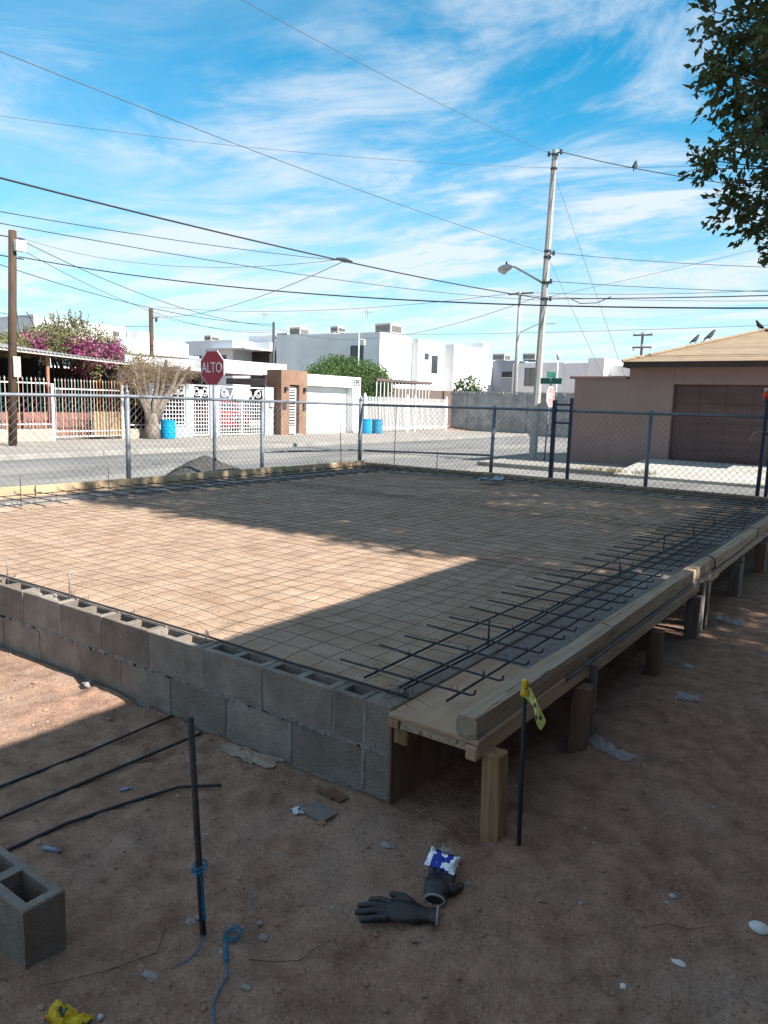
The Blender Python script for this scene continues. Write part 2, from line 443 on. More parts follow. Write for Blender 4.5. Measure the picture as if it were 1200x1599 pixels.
m_bark = M('pale_bark', (0.27, 0.225, 0.185), 0.95, col2=(0.12, 0.095, 0.077), scale=5, detail=10, stretch=(1, 1, .5), bump=1.0, bscale=14, bdist=0.06, dirt=(.09, .07, .055), dirt_scale=3, dirt_lo=.55, dirt_hi=.7)
m_twig = M('dry_twig', (0.235, 0.172, 0.115), 0.9, col2=(0.165, 0.12, 0.08), scale=1.5, bump=0, world=True)
m_darkbark = M('dark_bark', (0.09, 0.065, 0.045), 0.95, bump=0.4, bscale=30)
m_leaf = leaf_mat('tree_leaf', (0.035, 0.058, 0.022), (0.065, 0.095, 0.032))
m_hedge = leaf_mat('hedge_leaf', (0.055, 0.10, 0.03), (0.10, 0.15, 0.045), 2.0)
m_bougleaf = leaf_mat('bougainvillea_leaf', (0.14, 0.15, 0.065), (0.24, 0.21, 0.11), 1.6)
m_bract = leaf_mat('bougainvillea_bract', (0.30, 0.05, 0.16), (0.24, 0.08, 0.13), 2.0)
m_weed = leaf_mat('weed', (0.15, 0.15, 0.06), (0.25, 0.20, 0.10), 3.0)
m_corr = M('corrugated_metal', (0.36, 0.35, 0.345), 0.6, col2=(0.27, 0.25, 0.24), scale=1.5, bump=0, metallic=0.2, world=True)
m_brickred = M('red_brick', (0.30, 0.13, 0.10), 0.9, col2=(0.22, 0.10, 0.08), scale=6, bump=0.3, world=True)
m_shadewall = M('deep_shade_wall', (0.045, 0.04, 0.038), 0.9, bump=0.1, world=True)  # walls under roofs coloured near black to deepen the shade there
m_carred = M('red_car_paint', (0.42, 0.02, 0.04), 0.35, bump=0, spec=0.5)
m_tyre = M('tyre', (0.02, 0.02, 0.02), 0.85, bump=0.1)
m_chrome = M('rim', (0.5, 0.5, 0.5), 0.35, metallic=0.8, bump=0)

# ------------------------------------------------------------------ ground, street, pavements
def sstep(a, b, x):
    t = min(1.0, max(0.0, (x - a) / (b - a)))
    return t * t * (3 - 2 * t)
rfp = random.Random(14)
PRINTS = []
for _ in range(46):
    a_ = rfp.choice((0.9, -2.2, 2.6, 0.3)) + rfp.uniform(-.4, .4)
    PRINTS.append((rfp.uniform(-1.7, 1.9), rfp.uniform(-1.5, 1.5), math.cos(a_), math.sin(a_), rfp.uniform(.5, 1.0)))
def prints(x, y):
    z = 0.0
    for (fx, fy, ca, sa, k) in PRINTS:
        dx, dy = x - fx, y - fy
        if abs(dx) > .2 or abs(dy) > .2: continue
        u, v = dx * ca + dy * sa, -dx * sa + dy * ca
        for (c, a, b) in ((.045, .09, .047), (-.09, .045, .036)):
            r = math.hypot((u - c) / a, v / b)
            if r < 1.5:
                z += k * (-.011 * (1 - sstep(.7, 1.05, r)) + .004 * sstep(.8, 1.1, r) * (1 - sstep(1.1, 1.5, r)))
                if r < .9: z += k * .0016 * math.sin(u * 330)
    return z
def gh(x, y):
    p = Vector((x, y, 0))
    near = 1.0 - sstep(4.0, 12.0, math.hypot(x - 0.5, y + 0.5))
    z = noise.noise(p * 0.7) * 0.022 * near
    z += noise.noise(p * 2.3 + Vector((9, 2, 0))) * 0.013 * near
    z += noise.noise(p * 6.5 + Vector((3, 7, 0))) * 0.010 * near
    z += noise.noise(p * 15.0) * 0.0065 * near + noise.noise(p * 34.0) * 0.0035 * near
    d = noise.noise(p * 4.2 + Vector((17, 5, 2)))          # foot dents
    z -= max(0.0, d - 0.25) * 0.07 * near
    if near > .5: z += prints(x, y)
    # soil heaped slightly against the wall
    if y < 0.0 and x < 0.3: z += 0.03 * math.exp(y / 0.13) * (0.5 + 0.6 * noise.noise(p * 3.1 + Vector((1, 1, 0))))
    e = 0.5 * noise.noise(p * 0.6) + 0.18 * noise.noise(p * 2.1)
    lower = max(sstep(9.0, 10.6, -x + e), sstep(10.5, 12.0, y + e))
    return z * (1 - lower) - 0.16 * lower
def axis(lo, f0, f1, hi, fine, grow=1.16, big=14):
    a = []
    x = f0
    while x < f1: a.append(x); x += fine
    a.append(f1); s = fine
    while a[-1] < hi: s = min(s * grow, big if abs(a[-1]) > 60 else 0.5 if abs(a[-1]) < 25 else 4); a.append(a[-1] + s)
    b = [f0]; s = fine
    while b[-1] > lo: s = min(s * grow, big if abs(b[-1]) > 60 else 0.5 if abs(b[-1]) < 25 else 4); b.append(b[-1] - s)
    return b[:0:-1] + a
gx = axis(-420, -1.9, 1.9, 420, 0.016)
gy = axis(-300, -1.6, 1.6, 520, 0.016)
mb = MB()
nx = len(gx)
mb.v = [Vector((x, y, gh(x, y))) for y in gy for x in gx]
mb.f = [(j * nx + i, j * nx + i + 1, (j + 1) * nx + i + 1, (j + 1) * nx + i) for j in range(len(gy) - 1) for i in range(nx - 1)]
build('ground', mb, m_soil, smooth=True, kind='structure', recalc=False, origin=(0, 0, 0))

mb = MB()
mb.box(-17.0, -8.6, -60, 38.4, -0.15, -0.118).box(-8.595, 70, 10.6, 16.45, -0.15, -0.1225)
build('road', mb, m_road, kind='structure')
mb = MB().box(-60, -17.15, -60, 38.2, -0.3, 0.0)
build('pavement', mb, m_walk, kind='structure')
mb = MB().cbox(-17.148, -16.98, -60, 38.2, -0.3, 0.006, 0.02)
build('kerb', mb, m_kerb, kind='structure')
mb = MB().box(-8.4, 70, 16.62, 38.0, -0.3, 0.0)
build('pavement', mb, m_walk, kind='structure')
mb = MB().cbox(-8.4, -4.6, 16.45, 16.618, -0.3, 0.006, 0.02).cbox(-8.57, -8.402, 16.45, 38.0, -0.3, 0.006, 0.02)
build('kerb', mb, m_kerb, kind='structure')
mb = MB().prism([(16.4, -0.2), (18.84, -0.2), (18.84, 0.24), (16.75, 0.03), (16.4, -0.05)], (9.0, 0, 0), (-4.55, 0, 0), (0, 1, 0), (0, 0, 1))
build('driveway', mb, m_apron, kind='structure')

# loose stones, litter-sized crumbs and dry scraps strewn over the soil
rs = random.Random(5)
def pebble(mb, c, r, rs, flat=0.6):
    b = len(mb.v); vs = []
    n = 6
    a0 = rs.random() * 6
    for lz, lr in ((-0.5, 0.6), (0.15, 1.0), (0.8, 0.45)):
        for k in range(n):
            a = a0 + 2 * math.pi * k / n
            q = r * lr * (0.75 + 0.5 * rs.random())
            vs.append((c[0] + math.cos(a) * q, c[1] + math.sin(a) * q * 0.8, c[2] + lz * r * flat))
    fs = []
    for i in range(2):
        for k in range(n):
            k2 = (k + 1) % n
            fs.append((i * n + k, i * n + k2, (i + 1) * n + k2, (i + 1) * n + k))
    fs.append(tuple(range(2 * n, 3 * n)))
    mb.add(vs, fs)
for nm, mat_, cnt, r0, r1 in (('gravel_crumbs', M('crumb', (0.36, 0.27, 0.21), 0.95, col2=(0.22, 0.15, 0.115), scale=9, bump=0, world=True), 7500, 0.0018, 0.0055),
                              ('soil_clods', M('clod_soil', (0.34, 0.215, 0.15), 0.95, col2=(0.22, 0.13, 0.09), scale=9, bump=0, world=True), 1500, 0.004, 0.012),
                              ('pale_stones', M('pale_stone', (0.42, 0.39, 0.36), 0.95, col2=(0.28, 0.25, 0.23), scale=7, bump=0, world=True), 230, 0.003, 0.009)):
    mb = MB()
    for i in range(cnt):
        x, y = rs.uniform(-2.8, 2.6), rs.uniform(-2.0, 3.2)
        if (y > -0.02 and x < 0.02) : continue
        r = rs.uniform(r0, r1) * (1.0 if rs.random() < 0.9 else 1.7)
        pebble(mb, (x, y, gh(x, y) + r * 0.15), r, rs)
    build(nm, mb, mat_, label='tiny stones and crumbs strewn over the bare soil' if cnt > 2000 else 'small brown soil clods strewn over the bare soil' if cnt > 500 else 'small pale stones scattered over the bare soil',
          cat='gravel', kind='stuff', recalc=False)
mb = MB()
for i in range(260):
    x, y = rs.uniform(-2.2, 2.4), rs.uniform(-1.9, 2.6)
    if y > -0.02 and x < 0.3: continue
    a = rs.random() * 6.3; L = rs.uniform(0.012, 0.05); z = gh(x, y) + 0.002
    c = Vector((x, y, z)); d = Vector((math.cos(a), math.sin(a), 0)) * L
    mb.tube([c - d * 0.5, c + Vector((d.y * .15, -d.x * .15, 0.003)), c + d * 0.5], rs.uniform(0.0005, 0.0013), 3)
build('dry_grass_bits', mb, m_twig, label='dry straw bits and short twigs littering the soil', cat='litter', kind='stuff', recalc=False)

# ------------------------------------------------------------------ foundation: block wall, sand fill, formwork
def block_mb(L, W=0.12, H=0.194, cells=2, seed=0):
    mb = MB()
    e = 0.004
    xs = [0, e, 0.03]
    if cells == 2: xs += [L / 2 - 0.018, L / 2 + 0.018]
    xs += [L - 0.03, L - e, L]
    ys = [0, e, 0.026, W - 0.026, W - e, W]
    hx = ([2] if cells == 1 else [2, 4])
    nxs, nys = len(xs), len(ys)
    for top in (0, 1):
        b = len(mb.v)
        for j, y in enumerate(ys):
            for i, x in enumerate(xs):
                out = i in (0, nxs - 1) or j in (0, nys - 1)
                z = (H - (e if out else 0)) if top else (e if out else 0)
                mb.v.append(Vector((x, y, z)))
        for j in range(nys - 1):
            for i in range(nxs - 1):
                if cells and j == 2 and i in hx: continue
                q = (b + j * nxs + i, b + j * nxs + i + 1, b + (j + 1) * nxs + i + 1, b + (j + 1) * nxs + i)
                mb.f.append(q if top else q[::-1])
    n = nxs * nys
    ring = [i for i in range(nxs)] + [j * nxs + nxs - 1 for j in range(1, nys)] + [(nys - 1) * nxs + i for i in range(nxs - 2, -1, -1)] + [j * nxs for j in range(nys - 2, 0, -1)]
    for k in range(len(ring)):
        a, c = ring[k], ring[(k + 1) % len(ring)]
        mb.f.append((a, c, c + n, a + n))
    if cells:
        for i in hx:
            q = [2 * nxs + i, 2 * nxs + i + 1, 3 * nxs + i + 1, 3 * nxs + i]
            for k in range(4):
                a, c = q[k], q[(k + 1) % 4]
                mb.f.append((a, a + n, c + n, c))
    return mb
wall = thing('block_wall', 'low grey concrete block foundation wall around the sand fill, two courses high', 'wall', (-3.4, 0.06, 0))
def put_block(x0, x1, z, proto_cache={}, along='x', off=0.0, cells=None):
    L = round(x1 - x0, 3)
    cells = (2 if L > 0.3 else 1 if L > 0.15 else 0) if cells is None else cells
    mb = block_mb(L, cells=cells)
    for p in mb.v:
        p += noise.noise_vector(p * 9 + Vector((x0 * 7, z * 11, off))) * 0.003
        if along == 'x': p.x, p.y, p.z = x0 + p.x, off + p.y, z + p.z
        else: p.x, p.y, p.z = off - p.y, x0 + p.x, z + p.z
    return build('block', mb, m_block, wall)
mort = MB()
rb = random.Random(11)
top_edges = [0.0, -0.128, -0.295] + [-0.295 - 0.4 * k for k in range(1, 17)]
bot_edges = [0.0, -0.128] + [-0.128 - 0.4 * k for k in range(1, 18)]
for z, edges in ((0.203, top_edges), (0.0, bot_edges), (-0.2, [0.0, -0.3] + [-0.3 - 0.4 * k for k in range(1, 17)])):
    for a, b in zip(edges[:-1], edges[1:]):
        g = 0.006
        put_block(b + g, a - (g if a < 0 else 0), z + 0.003, off=rb.uniform(-0.002, 0.002))
        if a < 0:
            mort.box(a - g - 0.001, a + g + 0.001, 0.0035 if rb.random() < .6 else -0.0015, 0.116, z, z + 0.192)
    mort.box(edges[-1], 0.0, 0.0015, 0.116, z - 0.0095, z + 0.006)
# squeezed-out mortar beads along the joints
for i in range(110):
    x = -rb.uniform(0.02, 3.2)
    mort.cbox(x - rb.uniform(.01, .05), x, -0.0035, 0.02, 0.194 + rb.uniform(-.006, .004), 0.205 + rb.uniform(-.004, .006), .002)
mort.cbox(-0.137, -0.119, -0.006, 0.02, 0.02, 0.19, .004).cbox(-0.15, -0.10, -0.004, 0.03, 0.188, 0.214, .005)
for i, cx in enumerate((-0.56, -0.96, -2.03, -2.42, -2.6)):
    mort.cbox(cx - 0.16, cx - 0.02, 0.028, 0.09, 0.30, 0.386, 0.01) if i > 2 else None
# the return wall along the formwork side
ye = 0.126
k = 0
while ye < 8.4:
    for z in (0.203, 0.0, -0.2):
        s = 0.0 if z != 0.0 else -0.2
        a, b = max(0.126, ye + s), ye + s + 0.4
        if b - a > 0.05:
            put_block(a + 0.006, b - 0.006, z + 0.003, along='y', off=0.0, cells=0)
            mort.box(-0.116, -0.004, b - 0.0065, b + 0.0065, z, z + 0.19)
    ye += 0.4
mort.box(-0.116, -0.004, 0.12, 8.4, 0.193, 0.209).box(-0.116, -0.004, 0.12, 8.4, -0.008, 0.006)
build('mortar', mort, m_mortar, wall)
# rough mortar skim smeared over the side and far walls
for (x0, x1, y0, y1) in ((-0.125, -0.002, 0.14, 8.42), (-6.36, -6.22, 0.13, 8.42), (-6.36, 0.0, 8.425, 8.56)):
    mb = MB(); nX = max(2, int((x1 - x0) / 0.06)); nY = max(2, int((y1 - y0) / 0.06))
    for j in range(nY + 1):
        for i in range(nX + 1):
            x = x0 + (x1 - x0) * i / nX; y = y0 + (y1 - y0) * j / nY
            edge = i in (0, nX) or j in (0, nY)
            mb.v.append(Vector((x + noise.noise(Vector((x * 5, y * 5, 1))) * 0.012, y + noise.noise(Vector((x * 5, y * 5, 7))) * 0.012,
                                0.372 if edge else 0.402 + noise.noise(Vector((x * 14, y * 6, 2))) * 0.012)))
    for j in range(nY):
        for i in range(nX):
            q = j * (nX + 1) + i
            mb.f.append((q, q + 1, q + nX + 2, q + nX + 1))
    build('mortar_cap', mb, m_mortar, wall, smooth=True)
for mbx in (MB().box(-6.36, -6.22, 0.13, 8.56, -0.15, 0.37), MB().box(-6.22, -0.12, 8.425, 8.56, -0.15, 0.37)):
    build('rear_wall', mbx, m_block, wall)

def fz(x, y):
    p = Vector((x, y, 0))
    z = 0.352 + noise.noise(p * 0.5) * 0.014 + noise.noise(p * 2.0) * 0.011 + noise.noise(p * 6) * 0.010 + noise.noise(p * 13) * 0.008
    d = noise.noise(p * 3.2 + Vector((4, 8, 1)))
    z -= max(0, d - 0.3) * 0.06
    return z
mb = MB(); X0, X1, Y0, Y1 = -6.23, -0.118, 0.118, 8.43; st = 0.042
nX = int((X1 - X0) / st); nY = int((Y1 - Y0) / st)
for j in range(nY + 1):
    for i in range(nX + 1):
        x = X0 + (X1 - X0) * i / nX; y = Y0 + (Y1 - Y0) * j / nY
        mb.v.append(Vector((x, y, fz(x, y))))
mb.f = [(j * (nX + 1) + i, j * (nX + 1) + i + 1, (j + 1) * (nX + 1) + i + 1, (j + 1) * (nX + 1) + i) for j in range(nY) for i in range(nX)]
build('sand_fill', mb, m_fill, smooth=True, kind='structure', recalc=False)

# formwork ledge along the right side: deck boards, edge boards, timbers and props
fw = thing('formwork', 'timber formwork ledge of plywood deck, edge beams and short props beside the block wall', 'formwork', (0.3, 4.4, 0))
ys_ = [-0.03, 0.78, 2.44, 3.66, 4.88, 6.1, 7.32, 8.9]
for i in range(7):
    dm = m_ply if i < 1 else m_postgrey if i % 2 else M('grey_ply', (0.23, 0.205, 0.18), 0.85, col2=(0.16, 0.135, 0.115), scale=2.2, detail=8, stretch=(6, 0.9, 6), bump=0.2, bscale=18)
    build('deck_board', MB().cbox(0.004, 0.398 + (i % 2) * 0.004, ys_[i] + .003, ys_[i + 1] - .003, 0.372 - (i % 2) * .003, 0.391 - (i % 2) * .003, .003), dm, fw)
build('joist', MB().cbox(0.055, 0.349, -0.022, 0.012, 0.338, 0.371, .004).jitter(.003, 14, 1), m_timber, fw)
build('cleat', MB().cbox(0.006, 0.054, -0.034, 0.012, 0.34, 0.3715, .003), m_post, fw)
build('cleat', MB().cbox(0.02, 0.085, -0.012, 0.06, 0.268, 0.336, .005), m_post, fw)
build('side_panel', MB().cbox(0.003, 0.017, -0.018, 1.25, -0.02, 0.335, .002), m_postbrown, fw)
build('side_panel', MB().cbox(0.003, 0.017, 1.254, 3.6, -0.02, 0.335, .002), m_postgrey, fw)
yb = [-0.04, 1.06, 3.9, 6.4, 8.9]
for i in range(4):
    build('edge_board', MB().cbox(0.352 + .004 * (i % 2), 0.397 + .004 * (i % 2), yb[i], yb[i + 1] - .004, 0.315 - .012 * (i % 2), 0.3695, .005).jitter(.003, 3, i), m_board if i == 0 else m_timber, fw)
def beam(y0, y1, x0, z0, w, h, seed, mat, bend=0.0):
    """a roughly sawn timber, split into rings along its length so that it can bow and fray"""
    mb = MB(); n = max(6, int((y1 - y0) / 0.08)); ring = 12
    rr = random.Random(seed)
    for i in range(n + 1):
        t = i / n; y = y0 + (y1 - y0) * t
        bx = x0 + math.sin(t * math.pi) * bend
        for k in range(ring):
            a = 2 * math.pi * (k + .5) / ring
            c, s = math.cos(a), math.sin(a)
            q = max(abs(c), abs(s)); ex = 0.98 - 0.035 * min(1, (1 / (q if q < .72 else 1) - 1) * 2.2)
            px_, pz_ = c / q * ex * w / 2, s / q * ex * h / 2
            nz_ = noise.noise_vector(Vector((px_ * 14, y * 2.2, pz_ * 14 + seed))) * 0.007
            kn = noise.noise(Vector((px_ * 6, y * 1.3, seed * 3.3)))
            chip = max(0, kn - 0.35) * 0.05
            mb.v.append(Vector((bx + px_ * (1 - chip * 6) + nz_.x, y + (rr.uniform(-.006, .006) if i in (0, n) else 0), z0 + h / 2 + pz_ * (1 - chip * 6) + nz_.z)))
    for i in range(n):
        for k in range(ring):
            k2 = (k + 1) % ring
            mb.f.append((i * ring + k, i * ring + k2, (i + 1) * ring + k2, (i + 1) * ring + k))
    mb.f.append(tuple(range(ring))[::-1]); mb.f.append(tuple(range(n * ring, (n + 1) * ring)))
    return build('beam', mb, mat, fw, smooth=False)
beam(-0.03, 1.42, 0.35, 0.3925, 0.080, 0.082, 3, m_timber, 0.004)
beam(1.43, 3.72, 0.351, 0.393, 0.078, 0.084, 7, m_timber, -0.004)
beam(3.74, 5.55, 0.356, 0.393, 0.078, 0.080, 13, m_timber, 0.006)
beam(5.56, 8.7, 0.364, 0.395, 0.085, 0.09, 19, m_timber, 0.0)
for i, (y, x, w, mt) in enumerate([(0.05, 0.437, 0.075, m_post), (0.98, 0.40, 0.085, m_postbrown), (2.16, 0.41, 0.078, m_postbrown), (3.12, 0.40, 0.09, m_postgrey), (4.6, 0.40, 0.095, m_postgrey), (5.85, 0.40, 0.095, m_postbrown), (7.2, 0.40, 0.09, m_post)]):
    a = Matrix.Translation((x, y, 0)) @ Matrix.Rotation(R((3, 8, -5, 2, -4, 3, 0)[i]), 4, 'Z') @ Matrix.Rotation(R((-1.5, 1, 0, .6, 0, 0, 0)[i]), 4, 'Y')
    build('prop', MB().cbox(-w / 2, w / 2, -w / 2, w / 2, -0.06, 0.338 if i == 0 else 0.298 - .014 * ((i + 1) % 2), .006, a).jitter(.004, 9, i), mt, fw)
for i, (x, y, w, h) in enumerate([(0.418, 1.09, 0.02, 0.372), (0.42, 3.28, 0.03, 0.37), (0.424, 3.42, 0.034, 0.355), (0.42, 4.74, 0.03, 0.33), (0.42, 6.02, 0.03, 0.34)]):
    build('stake', MB().cbox(x - .012, x + .012, y - w, y + w, -0.05, h, .003).jitter(.003, 6, i), m_postgrey, fw)
mb = MB()
mb.tube(arc((0.353, 3.66, 0.434), 0.058, 0, 2 * math.pi, 20), 0.003, 5)
mb.tube(arc((0.353, 3.672, 0.434), 0.059, 0, 2 * math.pi, 20), 0.003, 5)
build('wire_wrap', mb, m_wire, fw)

# far and left ledges
fl = thing('formwork', 'pale formwork boards and ledge along the street side of the sand fill', 'formwork', (-6.6, 4.4, 0))
for i, (a, b) in enumerate(((-0.1, 2.42), (2.43, 4.3), (4.31, 6.7), (6.71, 8.86))):
    build('form_board', MB().cbox(-6.868, -6.838, a, b, 0.30, 0.492 + (.006, 0, .004, -.004)[i], .004).jitter(.004, 2, i), m_board, fl)
build('deck_board', MB().cbox(-6.836, -6.362, -0.05, 4.4, 0.352, 0.368, .003), m_postgrey, fl)
build('deck_board', MB().cbox(-6.836, -6.362, 4.404, 8.85, 0.349, 0.366, .003), m_postgrey, fl)
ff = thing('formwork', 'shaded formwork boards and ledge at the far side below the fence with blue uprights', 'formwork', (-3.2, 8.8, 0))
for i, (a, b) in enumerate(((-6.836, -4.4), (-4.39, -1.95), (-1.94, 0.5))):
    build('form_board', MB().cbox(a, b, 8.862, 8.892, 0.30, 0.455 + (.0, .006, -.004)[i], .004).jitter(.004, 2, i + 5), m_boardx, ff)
build('deck_board', MB().cbox(-6.36, -3.0, 8.562, 8.86, 0.351, 0.367, .003), m_postgrey, ff)
build('deck_board', MB().cbox(-2.996, 0.0, 8.562, 8.86, 0.349, 0.366, .003), m_postgrey, ff)

# ------------------------------------------------------------------ reinforcement
def ribbed(mb, pts, r, n=8):
    mb.tube(pts, r, n)
def tie(mb, c, rr):
    c = Vector(c)
    for k in range(2):
        a = rr.random() * 6.3
        d = Vector((math.cos(a), math.sin(a), 0)) * 0.012
        mb.tube([c - d, c + Vector((0, 0, 0.008)), c + d, c + d * 1.3 + Vector((0, 0, 0.010 + rr.random() * .010)), c + d * .9 + Vector((rr.uniform(-.01, .01), rr.uniform(-.01, .01), 0.016 + rr.random() * .012))], 0.0017, 4)
rr = random.Random(3)
def mat_run(root, along, longs, z, s0, s1, step, c0, c1, hook, r=0.0055, jig=0.02, zfun=None):
    """bars running along one axis with hooked bars laid across them"""
    for q in longs:
        n = max(2, int((s1 - s0) / 0.6)); pts = []
        for i in range(n + 1):
            s = s0 - 0.08 + (s1 - s0 + 0.16) * i / n
            w = q + noise.noise(Vector((s * .7, q * 9, 0))) * 0.018
            h = z + noise.noise(Vector((s * .8, q * 5, 4))) * 0.008
            pts.append((w, s, h) if along == 'y' else (s, w, h))
        build('long_bar', MB().tube(pts, r, 7), m_rebar, root, smooth=True)
    protos = []
    ties = MB()
    s = s0
    while s < s1:
        a = rr.uniform(-jig, jig); b = rr.uniform(-jig, jig); sk = rr.uniform(-.03, .03)
        zz = z + r * 2 - 0.001 + rr.uniform(0, .003)
        hk = hook
        p = [(c0 + a, sk), ((c0 + c1) / 2, 0), (c1 + b - math.copysign(.02, c1 - c0), -sk), (c1 + b - math.copysign(.004, c1 - c0), -sk), (c1 + b, -sk)]
        zs = [zz + rr.uniform(-.003, .006), zz, zz, zz + 0.006, zz + hk]
        pts = [(u, s + v, h) if along == 'y' else (s + v, u, h) for (u, v), h in zip(p, zs)]
        build('cross_bar', MB().tube(pts, r * .92, 7), m_rebar, root, smooth=True)
        for q in longs:
            if rr.random() < 0.72: tie(ties, (q, s, zz) if along == 'y' else (s, q, zz), rr)
        s += step * rr.uniform(0.92, 1.08)
    build('tie_wire', ties, m_wire, root, recalc=False, kind='stuff')
mr = thing('rebar_mat', 'dark steel rebar mat with hooked cross bars on the ledge beside the big timbers', 'rebar', (0, 4.4, 0.4))
mat_run(mr, 'y', (-0.22, -0.045, -0.02, 0.165), 0.436, 0.2, 8.6, 0.225, -0.40, 0.25, 0.024)
ml = thing('rebar_mat', 'sunlit dark rebar mat lying along the pale form boards on the street side', 'rebar', (-6.2, 4.4, 0.4))
mat_run(ml, 'y', (-5.95, -6.29, -6.62), 0.425, 0.3, 8.4, 0.262, -5.58, -6.72, 0.035)
mf = thing('rebar_mat', 'shaded rebar mat along the far form boards under the fence', 'rebar', (-3.2, 8.5, 0.4))
mat_run(mf, 'x', (8.08, 8.38, 8.66), 0.43, -6.5, 0.2, 0.24, 7.9, 8.76, 0.035)
# bar laid along the top of the front wall
mb = MB().tube([(-3.9 + 0.3 * i, 0.105 + noise.noise(Vector((i * .7, 0, 0))) * .012 - (0.03 if i < 2 else 0), 0.412 + noise.noise(Vector((i * .5, 3, 0))) * .006) for i in range(14)], 0.0058, 8)
wb = thing('rebar', 'long dark steel bar lying along the top of the front block wall', 'rebar', (-1.9, 0.1, 0.4))
build('bar', mb, m_rebar, wb, smooth=True)
tt = MB()
for x in (-0.02, -0.05, 0.0, -1.17, -1.78, -2.2, -2.34, -2.99): tie(tt, (x, 0.105, 0.418), rr)
for i in range(9):
    a = rr.random() * 6.3; c = Vector((rr.uniform(-.05, .03), rr.uniform(.06, .14), 0.42))
    tt.tube([c, c + Vector((math.cos(a) * .06, math.sin(a) * .06, .012)), c + Vector((math.cos(a + .6) * .12, math.sin(a + .6) * .12, -.008))], 0.0013, 4)
build('tie_wire', tt, m_wire, wb, recalc=False, kind='stuff')
for i, (x, y, h, mt, lb) in enumerate([
        (-0.07, 0.93, 0.125, m_rebar, 'short upright rebar stub in the rebar mat nearest the wall corner'),
        (-0.06, 2.88, 0.10, m_rebar, 'upright rebar stub in the rebar mat, second from the wall corner'),
        (-0.06, 3.99, 0.15, m_rebar, 'tallest upright rebar stub in the rebar mat'),
        (-0.06, 4.99, 0.12, m_rebar, 'upright rebar stub in the rebar mat, fourth from the wall corner'),
        (-0.06, 5.83, 0.10, m_rebar, 'upright rebar stub in the rebar mat, farthest from the wall corner'),
        (-2.99, 0.07, 0.13, m_galv, 'pale wire rod upright in the block wall, farthest from the corner'),
        (-2.34, 0.09, 0.15, m_galv, 'pale wire rod upright in the sunlit block wall, middle one'),
        (-1.17, 0.09, 0.05, m_galv, 'short pale rod stub in the block wall at the shadow edge'),
        (-6.26, 3.01, 0.32, m_galv, 'pale upright rod by the street-side form boards with twin hooks'),
        (-6.2, 1.9, 0.28, m_rebar, 'dark upright rod by the street-side form boards')]):
    z0 = 0.36
    build('rebar_stub', MB().tube([(x, y, z0), (x + .002, y, z0 + .06 + h * .5), (x + rr.uniform(-.006, .006), y, z0 + 0.05 + h)], 0.005 if i < 5 else 0.0042, 8), mt, None, smooth=True, label=lb, cat='rebar', group='upright rods')

# welded wire mesh: three overlapping sheets on the sand
def mesh_sheet(x0, x1, y0, y1, seed, lift, label):
    mb = MB(); st = 0.15; rq = random.Random(seed)
    sk = rq.uniform(-0.006, 0.006)
    def pt(x, y):
        p = Vector((x, y, seed))
        xx = x + noise.noise(p * 0.6) * 0.035 + noise.noise(p * 2.2) * 0.010 + sk * y; yy = y + noise.noise(p * 0.6 + Vector((7, 1, 0))) * 0.035 + noise.noise(p * 2.2 + Vector((3, 9, 0))) * 0.010
        xx = min(max(xx, -6.18), -0.02); yy = min(max(yy, 0.02), 8.5)
        return Vector((xx, yy, max(fz(xx, yy) + 0.004, fz(xx, yy) * .4 + .352 * .6 + lift + 0.006 + abs(noise.noise(p * 1.1)) * 0.038)))
    nx_ = int((x1 - x0) / st); ny_ = int((y1 - y0) / st)
    for i in range(nx_ + 1):
        x = x0 + i * st
        mb.tube([pt(x, y0 - .05 + (y1 - y0 + .1) * j / (ny_ * 2)) for j in range(ny_ * 2 + 1)], 0.0015, 4)
    for j in range(ny_ + 1):
        y = y0 + j * st
        mb.tube([pt(x0 - .05 + (x1 - x0 + .1) * i / (nx_ * 2), y) + Vector((0, 0, 0.003)) for i in range(nx_ * 2 + 1)], 0.0015, 4)
    build('wire_mesh', mb, m_meshwire, None, label=label, cat='wire mesh', group='wire mesh sheets on the sand', recalc=False)
mesh_sheet(-5.85, -0.16, 0.18, 2.95, 1, 0.004, 'rusty wire mesh sheet on the sand next to the front block wall')
mesh_sheet(-5.9, -0.22, 2.72, 5.75, 2, 0.012, 'rusty wire mesh sheet in the middle of the sand fill')
mesh_sheet(-5.85, -0.18, 5.5, 8.2, 3, 0.006, 'rusty wire mesh sheet on the sand by the far boards under the fence')

# ------------------------------------------------------------------ chain link fence
def link_mesh(p0, d, L, z0, z1, pitch=0.1):
    """two sets of slanting wires, woven (one set a wire's width in front of the other)"""
    mb = MB(); d = Vector(d); nrm = Vector((d.y, -d.x, 0)); H = z1 - z0
    k = -int(H / pitch) - 1
    while k * pitch < L:
        for s in (1, -1):
            a0 = k * pitch; a1 = a0 + H
            b0, b1 = max(a0, 0), min(a1, L)
            if b1 > b0:
                t0, t1 = (b0 - a0) / H, (b1 - a0) / H
                zz0, zz1 = (z0 + H * t0, z0 + H * t1) if s > 0 else (z1 - H * t0, z1 - H * t1)
                n = 5; pts = []
                for i in range(n + 1):
                    t = i / n; q = b0 + (b1 - b0) * t
                    w = noise.noise(Vector((q * 1.3, zz0 + (zz1 - zz0) * t, s))) * 0.012
                    pts.append(Vector(p0) + d * q + nrm * (0.0035 * s + w) + Vector((0, 0, zz0 + (zz1 - zz0) * t)))
                mb.tube(pts, 0.0024, 3, False)
        k += 1
    return mb
cf = thing('chain_link_fence', 'galvanised chain link fence in front of the red stop sign and gravel heap', 'fence', (-7.35, 4.5, 0))
build('chain_link', link_mesh((-7.35, -2.4, 0), (0, 1, 0), 11.72, 0.05, 1.50), m_galvwire, cf, recalc=False)
